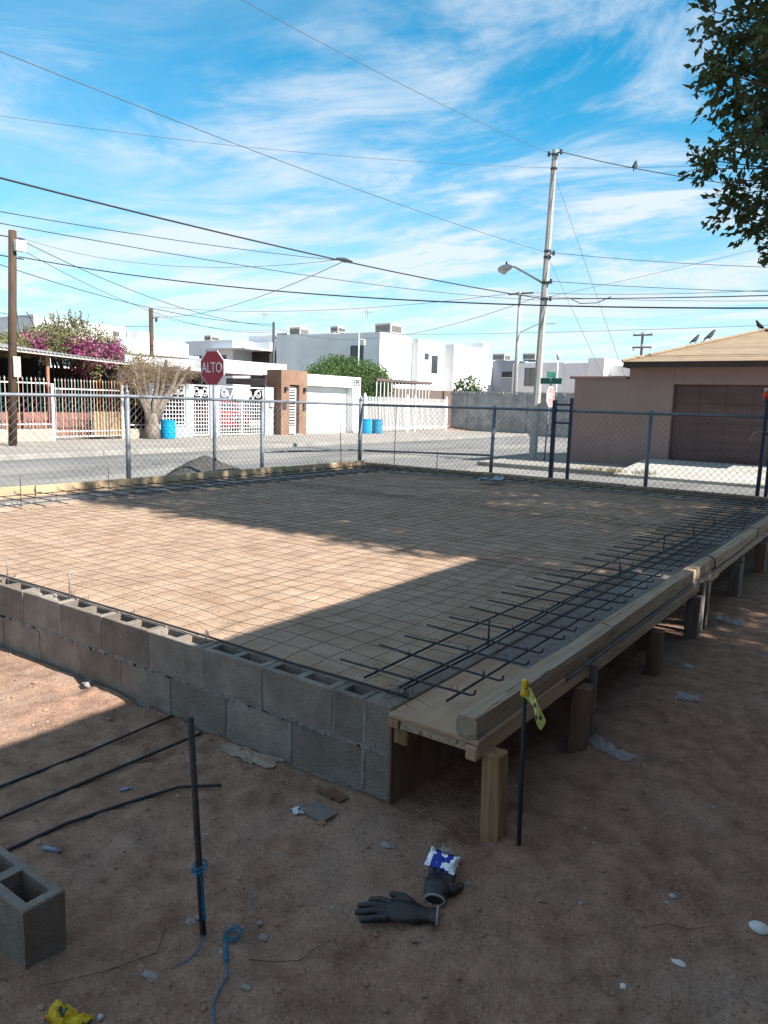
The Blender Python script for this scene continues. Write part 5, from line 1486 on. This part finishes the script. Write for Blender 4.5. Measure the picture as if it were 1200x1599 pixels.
# --- clipped hedge tree behind the white garage
he_ = thing('hedge_tree', 'dense rounded green tree clipped like a hedge behind the white garage', 'tree', (-24.6, 31.0, 0))
rh = random.Random(31)
lf = MB(); stm = MB()
for k in range(7):
    s = Vector((-24.7 + rh.uniform(-.2, .2), 31 + rh.uniform(-.6, .6), 0)); e = Vector((-24.7 + rh.uniform(-.7, .7), 30.8 + rh.uniform(-2.4, 2.4), 2.8))
    stm.tube([s, s.lerp(e, .5) + Vector((0, 0, .3)), e], [.09, .06, .03], 7)
for k in range(2300):
    v = rvec(rh)
    if v.length < .6 and rh.random() < .8: continue
    y = 30.9 + v.y * 3.75; z = 2.55 + v.z * 1.5; x = -24.7 + v.x * 1.35
    z += .28 * noise.noise(Vector((y * .8, x, 0)))
    if z > 3.95: z = 3.95 - (z - 3.95) * .5
    if y < 28.8 and z < 2.66: continue
    if z < 1.5: continue
    cloud(lf, Vector((x, y, z)), 17, (.26, .26, .22), .11, .065, rh)
build('stems', stm, m_darkbark, he_, smooth=True)
build('crown', lf, m_hedge, he_, recalc=False, kind='stuff')
# --- bush over the boundary wall
bu = thing('bush', 'small leafy bush showing over the grey boundary wall', 'bush', (-22.0, 40.2, 0))
lf = MB(); stm = MB()
for k in range(90):
    v = rvec(rh); cloud(lf, Vector((-22.2 + v.x * 1.1, 40.2 + v.y * .5, 2.5 + v.z * .75)), 9, (.22, .2, .2), .2, .12, rh)
for k in range(5): stm.tube([(-22.2, 40.2, 0), (-22.2 + rh.uniform(-.8, .8), 40.2, 2.6)], .03, 5)
build('stems', stm, m_darkbark, bu); build('foliage', lf, m_hedge, bu, recalc=False, kind='stuff')
# --- weeds at the fence foot and the driveway edge
mb = MB(); rw = random.Random(2)
def tuft(x, y, z, h, n, sp):
    for k in range(n):
        a = rw.random() * 6.3; c = Vector((x + rw.gauss(0, sp), y + rw.gauss(0, sp), z))
        d = Vector((math.cos(a) * .35, math.sin(a) * .35, 1)).normalized()
        leaf(mb, c, d, Vector((math.sin(a), -math.cos(a), .2)), h * rw.uniform(.5, 1.2), .012)
for k in range(26): tuft(-7.3 + rw.uniform(-.1, .2), rw.uniform(8.0, 9.4), 0.2, .30, 7, .05)
for k in range(26): tuft(rw.uniform(-7.3, -6.6), 9.42 + rw.uniform(-.05, .1), 0.2, .26, 6, .05)
for k in range(8): tuft(rw.uniform(-5.2, -4.8), 9.45, 0.2, .28, 6, .05)
build('weeds', mb, m_weed, None, label='dry weeds growing along the foot of the chain link fence', cat='weeds', kind='stuff', recalc=False)
mb = MB()
for k in range(60): tuft(rw.uniform(-5.4, -3.6), 16.35 + rw.uniform(-.08, .1), -0.02, .14, 6, .07)
for k in range(90): tuft(rw.uniform(-8.3, 1.5), 16.42 + rw.uniform(-.05, .05), -0.1, .09, 5, .05)
build('weeds', mb, m_weed, None, label='low dry weeds along the kerb by the driveway', cat='weeds', kind='stuff', recalc=False)
# --- gravel heap behind the fence
mb = MB(); n = 44
for j in range(n + 1):
    for i in range(n + 1):
        u, v = i / n * 2 - 1, j / n * 2 - 1
        r_ = math.hypot(u, v)
        x = -9.4 + u * 1.1; y = 7.2 + v * 1.1
        h = .56 * max(0, 1 - r_) ** .8 * (1 + .25 * noise.noise(Vector((x, y, 0)) * 1.6)) + noise.noise(Vector((x, y, 3)) * 9) * .02 * max(0, 1 - r_)
        mb.v.append(Vector((x, y, gh(x, y) - .03 + h)))
mb.f = [(j * (n + 1) + i, j * (n + 1) + i + 1, (j + 1) * (n + 1) + i + 1, (j + 1) * (n + 1) + i) for j in range(n) for i in range(n)]
build('gravel_heap', mb, m_gravel, None, smooth=True, label='low heap of dark grey gravel behind the chain link fence', cat='gravel', kind='stuff', recalc=False)

# ------------------------------------------------------------------ things lying on the soil in front
cb = block_mb(0.39, 0.12, 0.193)
for p in cb.v: p += noise.noise_vector(p * 9) * .0015
blk = build('concrete_block', MB().add([(p.x - .665, p.y - 1.325, p.z + gh(-.45, -1.26)) for p in cb.v], cb.f), m_block, None, label='loose hollow concrete block standing on the soil', cat='block')
def onsoil(x, y, h=0.0): return Vector((x, y, gh(x, y) + h))
def rod(pts, r, label, ribs=True):
    P = [onsoil(x, y, h) for x, y, h in pts]
    Q_ = []
    for a, b in zip(P[:-1], P[1:]):
        for i in range(12): 
            q = a.lerp(b, i / 12); q.z = max(q.z + .002, gh(q.x, q.y) - r * .3); Q_.append(q)
    Q_.append(P[-1])
    return build('rebar', MB().tube(Q_, r, 8), m_rebar, None, smooth=True, label=label, cat='rebar', group='rebars lying on the soil')
rod([(-1.30, -2.3, .008), (-1.295, -.9, .008), (-1.29, -.5, .008), (-1.28, -.03, .012)], .006, 'straight rebar lying on soil, its end touching the block wall in the sun')
rod([(-1.11, -2.3, .008), (-1.09, -.98, .008), (-1.08, -.59, .010), (-1.06, -.04, .010)], .0068, 'straight rebar between the other two, ending under the block wall')
rod([(-.89, -1.9, .008), (-.86, -1.07, .008), (-.85, -.86, .010), (-.82, -.61, .012), (-.74, -.43, .014), (-.62, -.31, .012)], .0068, 'bent rebar lying on soil behind the upright stake')
# upright stakes
s1 = thing('rebar_stake', 'rusty dark steel stake stuck in the soil, blue twine at its foot', 'stake', onsoil(-.01, -.93))
m_rust = M('dark_rusty_bar', (0.075, 0.06, 0.05), 0.75, col2=(0.035, 0.032, 0.032), scale=20, bump=0.4, bscale=120, bdist=.003)
build('bar', MB().tube([(-.008, -.93, -.08), (-.06, -.93, .665)], .0095, 10), m_rust, s1, smooth=True)
s2_ = thing('rebar_stake', 'dark steel stake with a yellow tape knot beside the formwork', 'stake', onsoil(.54, .05))
mb = MB()
for i in range(50):
    t = i / 49; mb.tube([(.54 - .012 * t, .05, -.08 + t * .70 - .0012), (.54 - .012 * t, .05, -.08 + t * .70 + .0012)], .0088, 8)
build('ribs', mb, m_rebar, s2_, kind='stuff')
build('bar', MB().tube([(.54, .05, -.08), (.528, .05, .625)], .0078, 10), m_rebar, s2_, smooth=True)
m_tape = M('yellow_tape', (0.60, 0.40, 0.015), 0.5, col2=(0.50, 0.36, 0.01), scale=12, bump=0.2, bscale=30)
tape = thing('caution_tape', 'torn yellow caution tape with black print tied to the stake top', 'tape', (.528, .05, .6))
kn = MB().lathe([(.004, -.035), (.016, -.03), (.017, -.012), (.010, 0), (.013, .012), (.014, .028), (.004, .036)], (.528, .05, .60), 10)
for p in kn.v: p += noise.noise_vector(p * 60) * .006
build('knot', kn, m_tape, tape, smooth=True)
mb = MB(); mk = MB(); n = 14
def tape_pt(u, v):
    x = .533 + .082 * u; z = .592 - .045 * u - .05 * u * u + v * (.007 + .012 * math.sin(u * 3)) - .012 * math.sin(u * 9) * .4
    y = .05 - .03 * u + .012 * math.sin(u * 7 + v) + v * .012
    return Vector((x, y, z))
for i in range(n + 1):
    for v in (-1, -.33, .33, 1): mb.v.append(tape_pt(i / n, v))
mb.f = [(i * 4 + k, i * 4 + k + 1, i * 4 + k + 5, i * 4 + k + 4) for i in range(n) for k in range(3)]
tl = build('tail', mb, M('pale_yellow_tape', (0.62, 0.58, 0.16), 0.5, bump=0), tape, smooth=True)
for u, v, w in ((.3, .3, .07), (.42, -.5, .08), (.55, .35, .08), (.68, -.45, .09), (.8, .3, .07), (.5, -.05, .05)):
    mk.add([tape_pt(u, v - .25) + Vector((0, -.002, 0)), tape_pt(u + w, v - .25) + Vector((0, -.002, 0)), tape_pt(u + w, v + .3) + Vector((0, -.002, 0)), tape_pt(u, v + .3) + Vector((0, -.002, 0))], [(0, 1, 2, 3)])
build('print', mk, m_frame, tl, recalc=False, kind='stuff')
# blue twine
m_twine = M('blue_twine', (0.01, 0.20, 0.36), 0.6, col2=(0.01, 0.14, 0.27), scale=30, bump=0.3, bscale=200)
rtw = random.Random(6)
mb = MB()
def bundle(mb, pts, n, sp, r):
    for k in range(n):
        o = [rvec(rtw) * sp * (0.4 + i / len(pts)) for i in range(len(pts))]
        mb.tube([Vector(p) + q for p, q in zip(pts, o)], r, 4)
zq = gh(-.01, -.93)
bundle(mb, [(-.045, -.93, zq + .225), (-.02, -.935, zq + .215), (-.01, -.935, zq + .16), (-.005, -.935, zq + .10), (0.0, -.935, zq + .06)], 11, .006, .0012)
for k in range(8): mb.tube([p + rvec(rtw) * .004 for p in arc((-.026, -.93, zq + .20 + .003 * k), .014 + .008 * rtw.random(), 0, 6.28, 12, (1, 0, 0), (0, 1, .3))], .0011, 4)
build('twine', mb, m_twine, None, label='blue nylon twine wrapped around the rusty stake', cat='twine', recalc=False)
mb = MB()
for k in range(9): mb.tube([p + rvec(rtw) * .006 for p in arc((.06 + rtw.uniform(-.008, .008), -.885 + rtw.uniform(-.006, .006), gh(.06, -.885) + .006 + .002 * k), .016 + .010 * rtw.random(), rtw.random() * 6, 4.5 + rtw.random() * 6, 14, (1, 0, 0), (0, 1, .1))], .0011, 4)
bundle(mb, [onsoil(.055, -.90, .012), onsoil(.08, -.925, .012), onsoil(.11, -.95, .01), onsoil(.125, -.965, .008)], 14, .007, .0013)
mb.tube([onsoil(.12, -.96, .006), onsoil(.165, -1.0, .005), onsoil(.19, -1.05, .005), onsoil(.21, -1.09, .004), onsoil(.26, -1.13, .004), onsoil(.33, -1.16, .004)], .0022, 6)
build('twine', mb, m_twine, None, label='bundle of blue nylon twine lying on the soil with trailing end', cat='twine', recalc=False)
mb = MB().tube([onsoil(-.005, -.935, .006), onsoil(.03, -.99, .004), onsoil(.04, -1.03, .004), onsoil(.03, -1.07, .003)], .0015, 5)
build('twine', mb, m_twine, None, label='thin faded blue strand trailing from the stake foot', cat='twine', recalc=False)

# gloves: one flat with open fingers, one folded under the wrapper
m_glove = M('black_glove', (0.014, 0.014, 0.016), 0.45, col2=(0.045, 0.038, 0.033), lo=.45, hi=.8, scale=22, bump=0.25, bscale=90, bdist=.002, spec=0.45)
m_cuff = M('glove_cuff', (0.30, 0.28, 0.27), 0.9, bump=0.3, bscale=120)
def glove(name, label, fingers, palm, loc, yaw, tilt=0.0):
    o = thing(name, label, 'glove', loc, 'work gloves on the soil')
    mb = MB()
    P, Rr = palm
    # flattened palm made of rounded sections
    n = 14
    vs = []; fs = []
    for (x, y, z), (w, h) in zip(P, Rr):
        for k in range(n):
            a = 2 * math.pi * k / n
            vs.append(Vector((x, y + w * math.cos(a), z + h * math.sin(a))))
    for i in range(len(P) - 1):
        for k in range(n):
            k2 = (k + 1) % n; fs.append((i * n + k, i * n + k2, (i + 1) * n + k2, (i + 1) * n + k))
    fs.append(tuple(range(n))[::-1]); fs.append(tuple(range((len(P) - 1) * n, len(P) * n)))
    mb.add(vs, fs)
    for pts, r in fingers:
        pts = [Vector(p) for p in pts]
        d = (pts[-1] - pts[-2]).normalized()
        mb.tube(pts + [pts[-1] + d * r[-1] * .6, pts[-1] + d * r[-1]], list(r) + [r[-1] * .75, r[-1] * .2], 12)
    me_o = build('shell', MB().add([v + Vector(loc) for v in mb.v], mb.f), m_glove, o, smooth=True)
    rm = me_o.modifiers.new('remesh', 'REMESH'); rm.mode = 'VOXEL'; rm.voxel_size = .0028; rm.use_smooth_shade = True
    sm = me_o.modifiers.new('smooth', 'SMOOTH'); sm.iterations = 5; sm.factor = .5
    x0, y0, z0 = P[-1]; w, h = Rr[-1]
    ring = MB().tube([Vector((x0 - .001, y0 + w * 1.05 * math.cos(2 * math.pi * k / 24), z0 + h * 1.1 * math.sin(2 * math.pi * k / 24))) + Vector(loc) for k in range(25)], .0042, 6, False)
    build('cuff_edge', ring, m_cuff, o, smooth=True)
    o.rotation_euler = (tilt, 0, yaw)
    return o
fz_ = .012
f1 = [([(.0, -.036, .018), (-.045, -.046, .018), (-.078, -.052, .013)], (.0125, .012, .0095)),
      ([(.0, -.012, .020), (-.055, -.016, .020), (-.098, -.018, .013)], (.0128, .012, .0098)),
      ([(.0, .012, .020), (-.055, .013, .021), (-.095, .014, .013)], (.0125, .0118, .0095)),
      ([(.005, .034, .018), (-.035, .042, .020), (-.065, .047, .013)], (.012, .011, .0088)),
      ([(.075, -.035, .018), (.045, -.06, .020), (.015, -.07, .014)], (.0155, .0135, .0105))]
f1[4] = ([(.07, .035, .020), (.035, .055, .030), (.002, .058, .032)], (.0155, .0135, .0105))
palm1 = ([(-.004, 0, .018), (.02, 0, .020), (.05, 0, .021), (.08, .0, .020), (.105, 0, .018), (.125, 0, .017), (.15, 0, .018)],
         [(.044, .015), (.047, .018), (.048, .020), (.044, .019), (.034, .017), (.030, .016), (.032, .018)])
gl1 = onsoil(.375, -.525)
import_yaw = math.atan2(.10, .10)
glove('work_glove', 'black rubber-coated work glove lying flat with fingers spread', f1, palm1, gl1, R(28))
f2 = [([(.0, -.03, .02), (-.03, -.034, .03), (-.042, -.03, .022)], (.013, .013, .011)),
      ([(.0, -.008, .022), (-.034, -.008, .03), (-.046, -.008, .02)], (.013, .013, .011)),
      ([(.0, .014, .022), (-.03, .015, .03), (-.04, .016, .02)], (.013, .0125, .011)),
      ([(.0, .034, .02), (-.022, .038, .026), (-.03, .04, .018)], (.012, .012, .010)),
      ([(.06, .04, .02), (.03, .062, .018), (.005, .07, .014)], (.015, .013, .011))]
palm2 = ([(-.006, 0, .020), (.02, 0, .024), (.05, 0, .026), (.075, 0, .024), (.095, 0, .02), (.11, 0, .019)],
         [(.042, .016), (.046, .021), (.045, .023), (.04, .021), (.032, .017), (.03, .017)])
gl2 = onsoil(.425, -.305)
glove('work_glove', 'second black work glove, fingers curled under the foil wrapper', f2, palm2, gl2, R(-68))
# pillow-shaped foil wrapper
def wrapper_mat():
    m = bpy.data.materials.new('foil_print'); m.use_nodes = True
    t = m.node_tree; b = t.nodes['Principled BSDF']; L = t.links.new
    tcn = t.nodes.new('ShaderNodeTexCoord'); se = t.nodes.new('ShaderNodeSeparateXYZ'); L(tcn.outputs['Object'], se.inputs[0])
    def mth(op, a, v):
        n = t.nodes.new('ShaderNodeMath'); n.operation = op; L(a, n.inputs[0]); n.inputs[1].default_value = v; return n.outputs[0]
    ax = mth('ABSOLUTE', se.outputs[0], 0)
    inb = mth('LESS_THAN', ax, .033)
    nz = t.nodes.new('ShaderNodeTexNoise'); nz.inputs['Scale'].default_value = 55; nz.inputs['Detail'].default_value = 1
    L(tcn.outputs['Object'], nz.inputs['Vector'])
    wht = mth('GREATER_THAN', nz.outputs[0], .585)
    m1 = t.nodes.new('ShaderNodeMix'); m1.data_type = 'RGBA'; m1.inputs['A'].default_value = (.62, .64, .68, 1); m1.inputs['B'].default_value = (.012, .03, .26, 1)
    L(inb, m1.inputs['Factor'])
    m2 = t.nodes.new('ShaderNodeMix'); m2.data_type = 'RGBA'; m2.inputs['B'].default_value = (.72, .74, .78, 1); L(wht, m2.inputs['Factor']); L(m1.outputs['Result'], m2.inputs['A'])
    L(m2.outputs['Result'], b.inputs['Base Color']); b.inputs['Metallic'].default_value = .55; b.inputs['Roughness'].default_value = .22
    nb = t.nodes.new('ShaderNodeTexNoise'); nb.inputs['Scale'].default_value = 45; L(tcn.outputs['Object'], nb.inputs['Vector'])
    bp = t.nodes.new('ShaderNodeBump'); bp.inputs['Strength'].default_value = .5; bp.inputs['Distance'].default_value = .006
    L(nb.outputs[0], bp.inputs['Height']); L(bp.outputs[0], b.inputs['Normal'])
    return m
mb = MB(); nu, nv = 26, 12
for side in (1, -1):
    b_ = len(mb.v)
    for j in range(nv + 1):
        for i in range(nu + 1):
            u, v = i / nu * 2 - 1, j / nv * 2 - 1
            th = .011 * (1 - u ** 6) * (1 - v ** 2) ** .6
            w = .031 + .004 * abs(u) ** 3
            cr = .0022 * math.sin(v * 22) * max(0, abs(u) - .8) * 5
            z = side * th + cr + noise.noise(Vector((u * 2.3, v * 1.6, side))) * .004
            mb.v.append(Vector((u * .052 + noise.noise(Vector((v * 2, u, 3))) * .002, v * w, z)))
    mb.f += [(b_ + j * (nu + 1) + i, b_ + j * (nu + 1) + i + 1, b_ + (j + 1) * (nu + 1) + i + 1, b_ + (j + 1) * (nu + 1) + i) for j in range(nv) for i in range(nu)]
wr = build('foil_wrapper', mb, wrapper_mat(), None, smooth=True, label='blue and silver foil snack wrapper lying on the folded glove', cat='wrapper', origin=(0, 0, 0))
wr.location = onsoil(.405, -.262, .062); wr.rotation_euler = (R(28), R(6), R(12))
# clear film scraps
m_film = M('clear_film', (0.75, 0.77, 0.80), 0.25, bump=0, alpha=0.38, spec=0.6)
m_filmb = M('bluish_film', (0.50, 0.53, 0.60), 0.35, bump=0.2, bscale=40, alpha=0.42, spec=0.5)
def crumple(name, label, c, sx, sy, h, mat, seed, yaw=0.0, cat='plastic', n=16, bend=0.0):
    mb = MB(); ca, sa = math.cos(yaw), math.sin(yaw)
    for j in range(n + 1):
        for i in range(n + 1):
            u, v = i / n * 2 - 1, j / n * 2 - 1
            q = Vector((u * 1.7 + seed, v * 1.7, seed * 2.1))
            ew = 1 + .35 * noise.noise(Vector((u * 1.3, seed, v * 1.3)))
            x, y = u * sx * ew, v * sy * ew + bend * (1 - u * u)
            X, Y = c[0] + x * ca - y * sa, c[1] + x * sa + y * ca
            z = gh(X, Y) + .003 + h * abs(noise.noise(q)) * 1.6 + h * .5 * abs(noise.noise(q * 3)) + h * .25 * abs(noise.noise(q * 7))
            mb.v.append(Vector((X, Y, z)))
    mb.f = [(j * (n + 1) + i, j * (n + 1) + i + 1, (j + 1) * (n + 1) + i + 1, (j + 1) * (n + 1) + i) for j in range(n) for i in range(n)]
    return build(name, mb, mat, None, smooth=False, label=label, cat=cat, recalc=False)
crumple('plastic_film', 'clear plastic film scrap behind the foil wrapper', (.385, -.215), .022, .045, .06, m_film, 3, R(20))
crumple('plastic_bag', 'long bluish clear plastic bag scrap in front of the second prop', (.565, 1.03), .13, .035, .03, m_filmb, 5, R(-25), bend=-.05)
crumple('plastic_bag', 'small pale plastic bag lying on the open soil right of the props', (.68, 1.86), .06, .045, .025, m_filmb, 7, R(10))
crumple('plastic_bag', 'clear plastic bag scrap near the twin stakes', (.54, 3.7), .09, .06, .03, m_filmb, 9, R(0))
crumple('plastic_scrap', 'white film scrap on the soil below the timber beams', (.54, 2.43), .035, .02, .015, m_filmb, 15, R(-10))
crumple('paper_scrap', 'folded white paper scrap beside the grey plank offcut', (-.245, -.265), .026, .017, .012, M('white_paper', (.66, .68, .74), .6, bump=0), 4, R(-30), 'paper')
ye_ = crumple('plastic_scrap', 'crumpled yellow plastic strip with a dark mark lying on the soil', (-.045, -1.345), .052, .03, .022, m_tape, 24, R(15), 'plastic')
ye_.data.materials.append(M('mark_green', (.10, .14, .10), .6, bump=0))
for q in ye_.data.polygons:
    i_, j_ = q.index % 16, q.index // 16
    if 3 <= i_ <= 6 and 7 <= j_ <= 11 and not (i_ in (4, 5) and j_ == 9): q.material_index = 1
build('marble', MB().lathe([(.006, 0), (.0085, .003), (.008, .010), (.004, .013)], onsoil(.015, -1.29), 10), M('cap_grey', (.42, .46, .52), .5, bump=0), None, smooth=True, label='tiny grey-blue ball beside the yellow plastic strip', cat='ball')
# wood offcuts
def offcut(label, x, y, sx, sy, h, yaw, mat, lift=0.0, tilt=0.0):
    m = Matrix.Translation(onsoil(x, y, h / 2 + lift)) @ Matrix.Rotation(R(yaw), 4, 'Z') @ Matrix.Rotation(R(tilt), 4, 'X')
    return build('wood_offcut', MB().cbox(-sx / 2, sx / 2, -sy / 2, sy / 2, -h / 2, h / 2, .002, m).jitter(.002, 12, x), mat, None, label=label, cat='wood', group='wood offcuts by the wall')
offcut('grey weathered plank offcut lying flat on the soil near the white paper', -.175, -.225, .135, .085, .012, -5, m_postgrey)
m_brownwood = M('brown_wood', (.19, .095, .06), .85, col2=(.13, .065, .045), scale=3, stretch=(1, 6, 6), bump=.2)
offcut('reddish brown board offcut at the foot of the block wall', -.195, -.085, .10, .05, .008, -12, m_brownwood)
offcut('thin reddish brown wood strip at the foot of the block wall', -.245, -.10, .12, .022, .008, -14, m_brownwood, .008)
# pen-like tubes, stones, shell
def stick(label, cat, name, a, b, r, mat, tip=None):
    A, B = onsoil(*a, r), onsoil(*b, r)
    o = thing(name, label, cat, A)
    build('tube', MB().tube([A, A.lerp(B, .9)], r, 8), mat, o, smooth=True)
    build('tip', MB().tube([A.lerp(B, .9), B], [r * .8, r * .5], 8), tip or mat, o, smooth=True)
m_lt = M('blue_plastic', (.16, .22, .42), .4, col2=(.3, .33, .4), scale=40, bump=0)
stick('crumpled blue tube with a red end lying near the loose concrete block', 'tube', 'plastic_tube', (-.775, -.985), (-.72, -.955), .007, m_lt, M('orange_red', (0.65, 0.06, 0.025), 0.5, bump=0))
stick('small blue plastic tube lying between the rebars', 'tube', 'plastic_tube', (-.925, -.575), (-.895, -.545), .006, m_lt)
def stone(label, x, y, r, mat, flat=.65, sx=1.0, seed=1, rough=.5):
    r *= .8
    bm = bmesh.new()
    bmesh.ops.create_icosphere(bm, subdivisions=2 if rough > .2 else 3, radius=1)
    mb = MB()
    for v in bm.verts:
        p = v.co.copy()
        k = 1 + rough * noise.noise(p * 1.6 + Vector((seed * 3.3, seed, 0))) + rough * .4 * noise.noise(p * 4 + Vector((seed, 0, 7)))
        mb.v.append(Vector((x + p.x * r * sx * k, y + p.y * r * k, gh(x, y) + r * flat * (.45 + p.z * k))))
    mb.f = [tuple(v.index for v in f.verts) for f in bm.faces]
    bm.free()
    return build('stone', mb, mat, None, smooth=rough < .2, label=label, cat='stone')
ms_ = M('stone_grey', (.30, .28, .26), .9, col2=(.2, .18, .165), scale=30, bump=.4, bscale=120)
ms2 = M('stone_white', (.66, .65, .62), .6, bump=.05)
stone('smooth white egg-shaped stone lying alone on the soil', 1.312, .135, .031, ms2, .6, 1.3, 2, .08)
stone('small two-tone white and grey pebble with a twig beside it', 1.05, -.36, .013, ms2, .7, 1, 3)
stone('grey pebble beside the foil wrapper', .50, -.245, .013, ms_, .7, 1, 4)
stone('rough grey stone between the props and the wood offcuts', .16, -.235, .026, ms_, .45, 1.2, 5)
stone('brownish lump touching the grey plank offcut', -.115, -.27, .018, M('clod', (.33, .21, .14), .95, bump=.4), .6, 1.2, 6)
stone('flat grey stone near the blue twine bundle', .105, -.80, .017, ms_, .4, 1.1, 7)
stone('pale stone at the foot of the rusty stake', -.075, -.89, .016, ms_, .6, 1.3, 8)
stone('round grey stone at the foot of the rusty stake', -.085, -.915, .018, ms_, .6, 1.2, 9)
stone('small grey stone between stake and flat stone', .06, -.77, .013, ms_, .6, 1.1, 10)
stone('grey flake lying in front of the rusty stake', .0, -1.13, .02, ms_, .3, 1.5, 11)
stone('pale chip in front of the blue twine end', .24, -1.0, .012, ms_, .4, 1.6, 12)
stone('pale chip lying alone right of the gloves', 1.15, -.18, .014, ms2, .25, 2.0, 13)
stone('mortar lump at the foot of the sunlit block wall', -1.98, -.04, .035, m_mortar, .8, 1.2, 14)
# concrete spill at the wall foot
crumple('mortar_spill', 'pale dried mortar spill at the foot of the block wall', (-.72, -.06), .15, .045, .006, M('dried_mortar', (.40, .31, .24), .95, col2=(.30, .21, .155), scale=20, bump=.6, bscale=80, world=True), 31, 0, 'mortar')
# orange string loops and twigs
m_str = M('orange_string', (.45, .19, .07), .7, bump=0)
build('string', MB().tube([onsoil(-.13 + .05 * math.cos(a) + .004 * a, -.455 + .03 * math.sin(a), .004) for a in [k * .45 for k in range(17)]], .0011, 4), m_str, None, label='thin orange string loop lying on the soil', cat='string')
build('string', MB().tube([onsoil(-.07, -.72, .004), onsoil(-.045, -.745, .010), onsoil(-.01, -.775, .012), onsoil(.02, -.80, .004), onsoil(.035, -.83, .003)], .0012, 4), m_str, None, label='curved orange string piece beside the rusty stake', cat='string')
for i, (pts, lb) in enumerate([
        ([(1.02, -.10), (1.08, -.05), (1.14, -.02), (1.2, 0.03)], 'thin dry forked twig near the egg-shaped stone'),
        ([(1.16, -.30), (1.18, -.36), (1.17, -.42)], 'short pale stick lying near the two-tone pebble'),
        ([(.17, -.92), (.23, -.88), (.28, -.83), (.29, -.76)], 'long thin twig lying right of the twine bundle'),
        ([(-.12, -.98), (-.06, -1.06), (-.1, -1.2), (-.2, -1.35)], 'long thin wire lying on the soil in front of the block')]):
    build('twig', MB().tube([onsoil(x, y, .005 + .006 * (k % 2)) for k, (x, y) in enumerate(pts)], [.0014, .0013, .0011, .0008][:len(pts)], 5), m_darkbark if i != 1 else m_twig, None, smooth=True, label=lb, cat='twig', group='twigs on the soil')
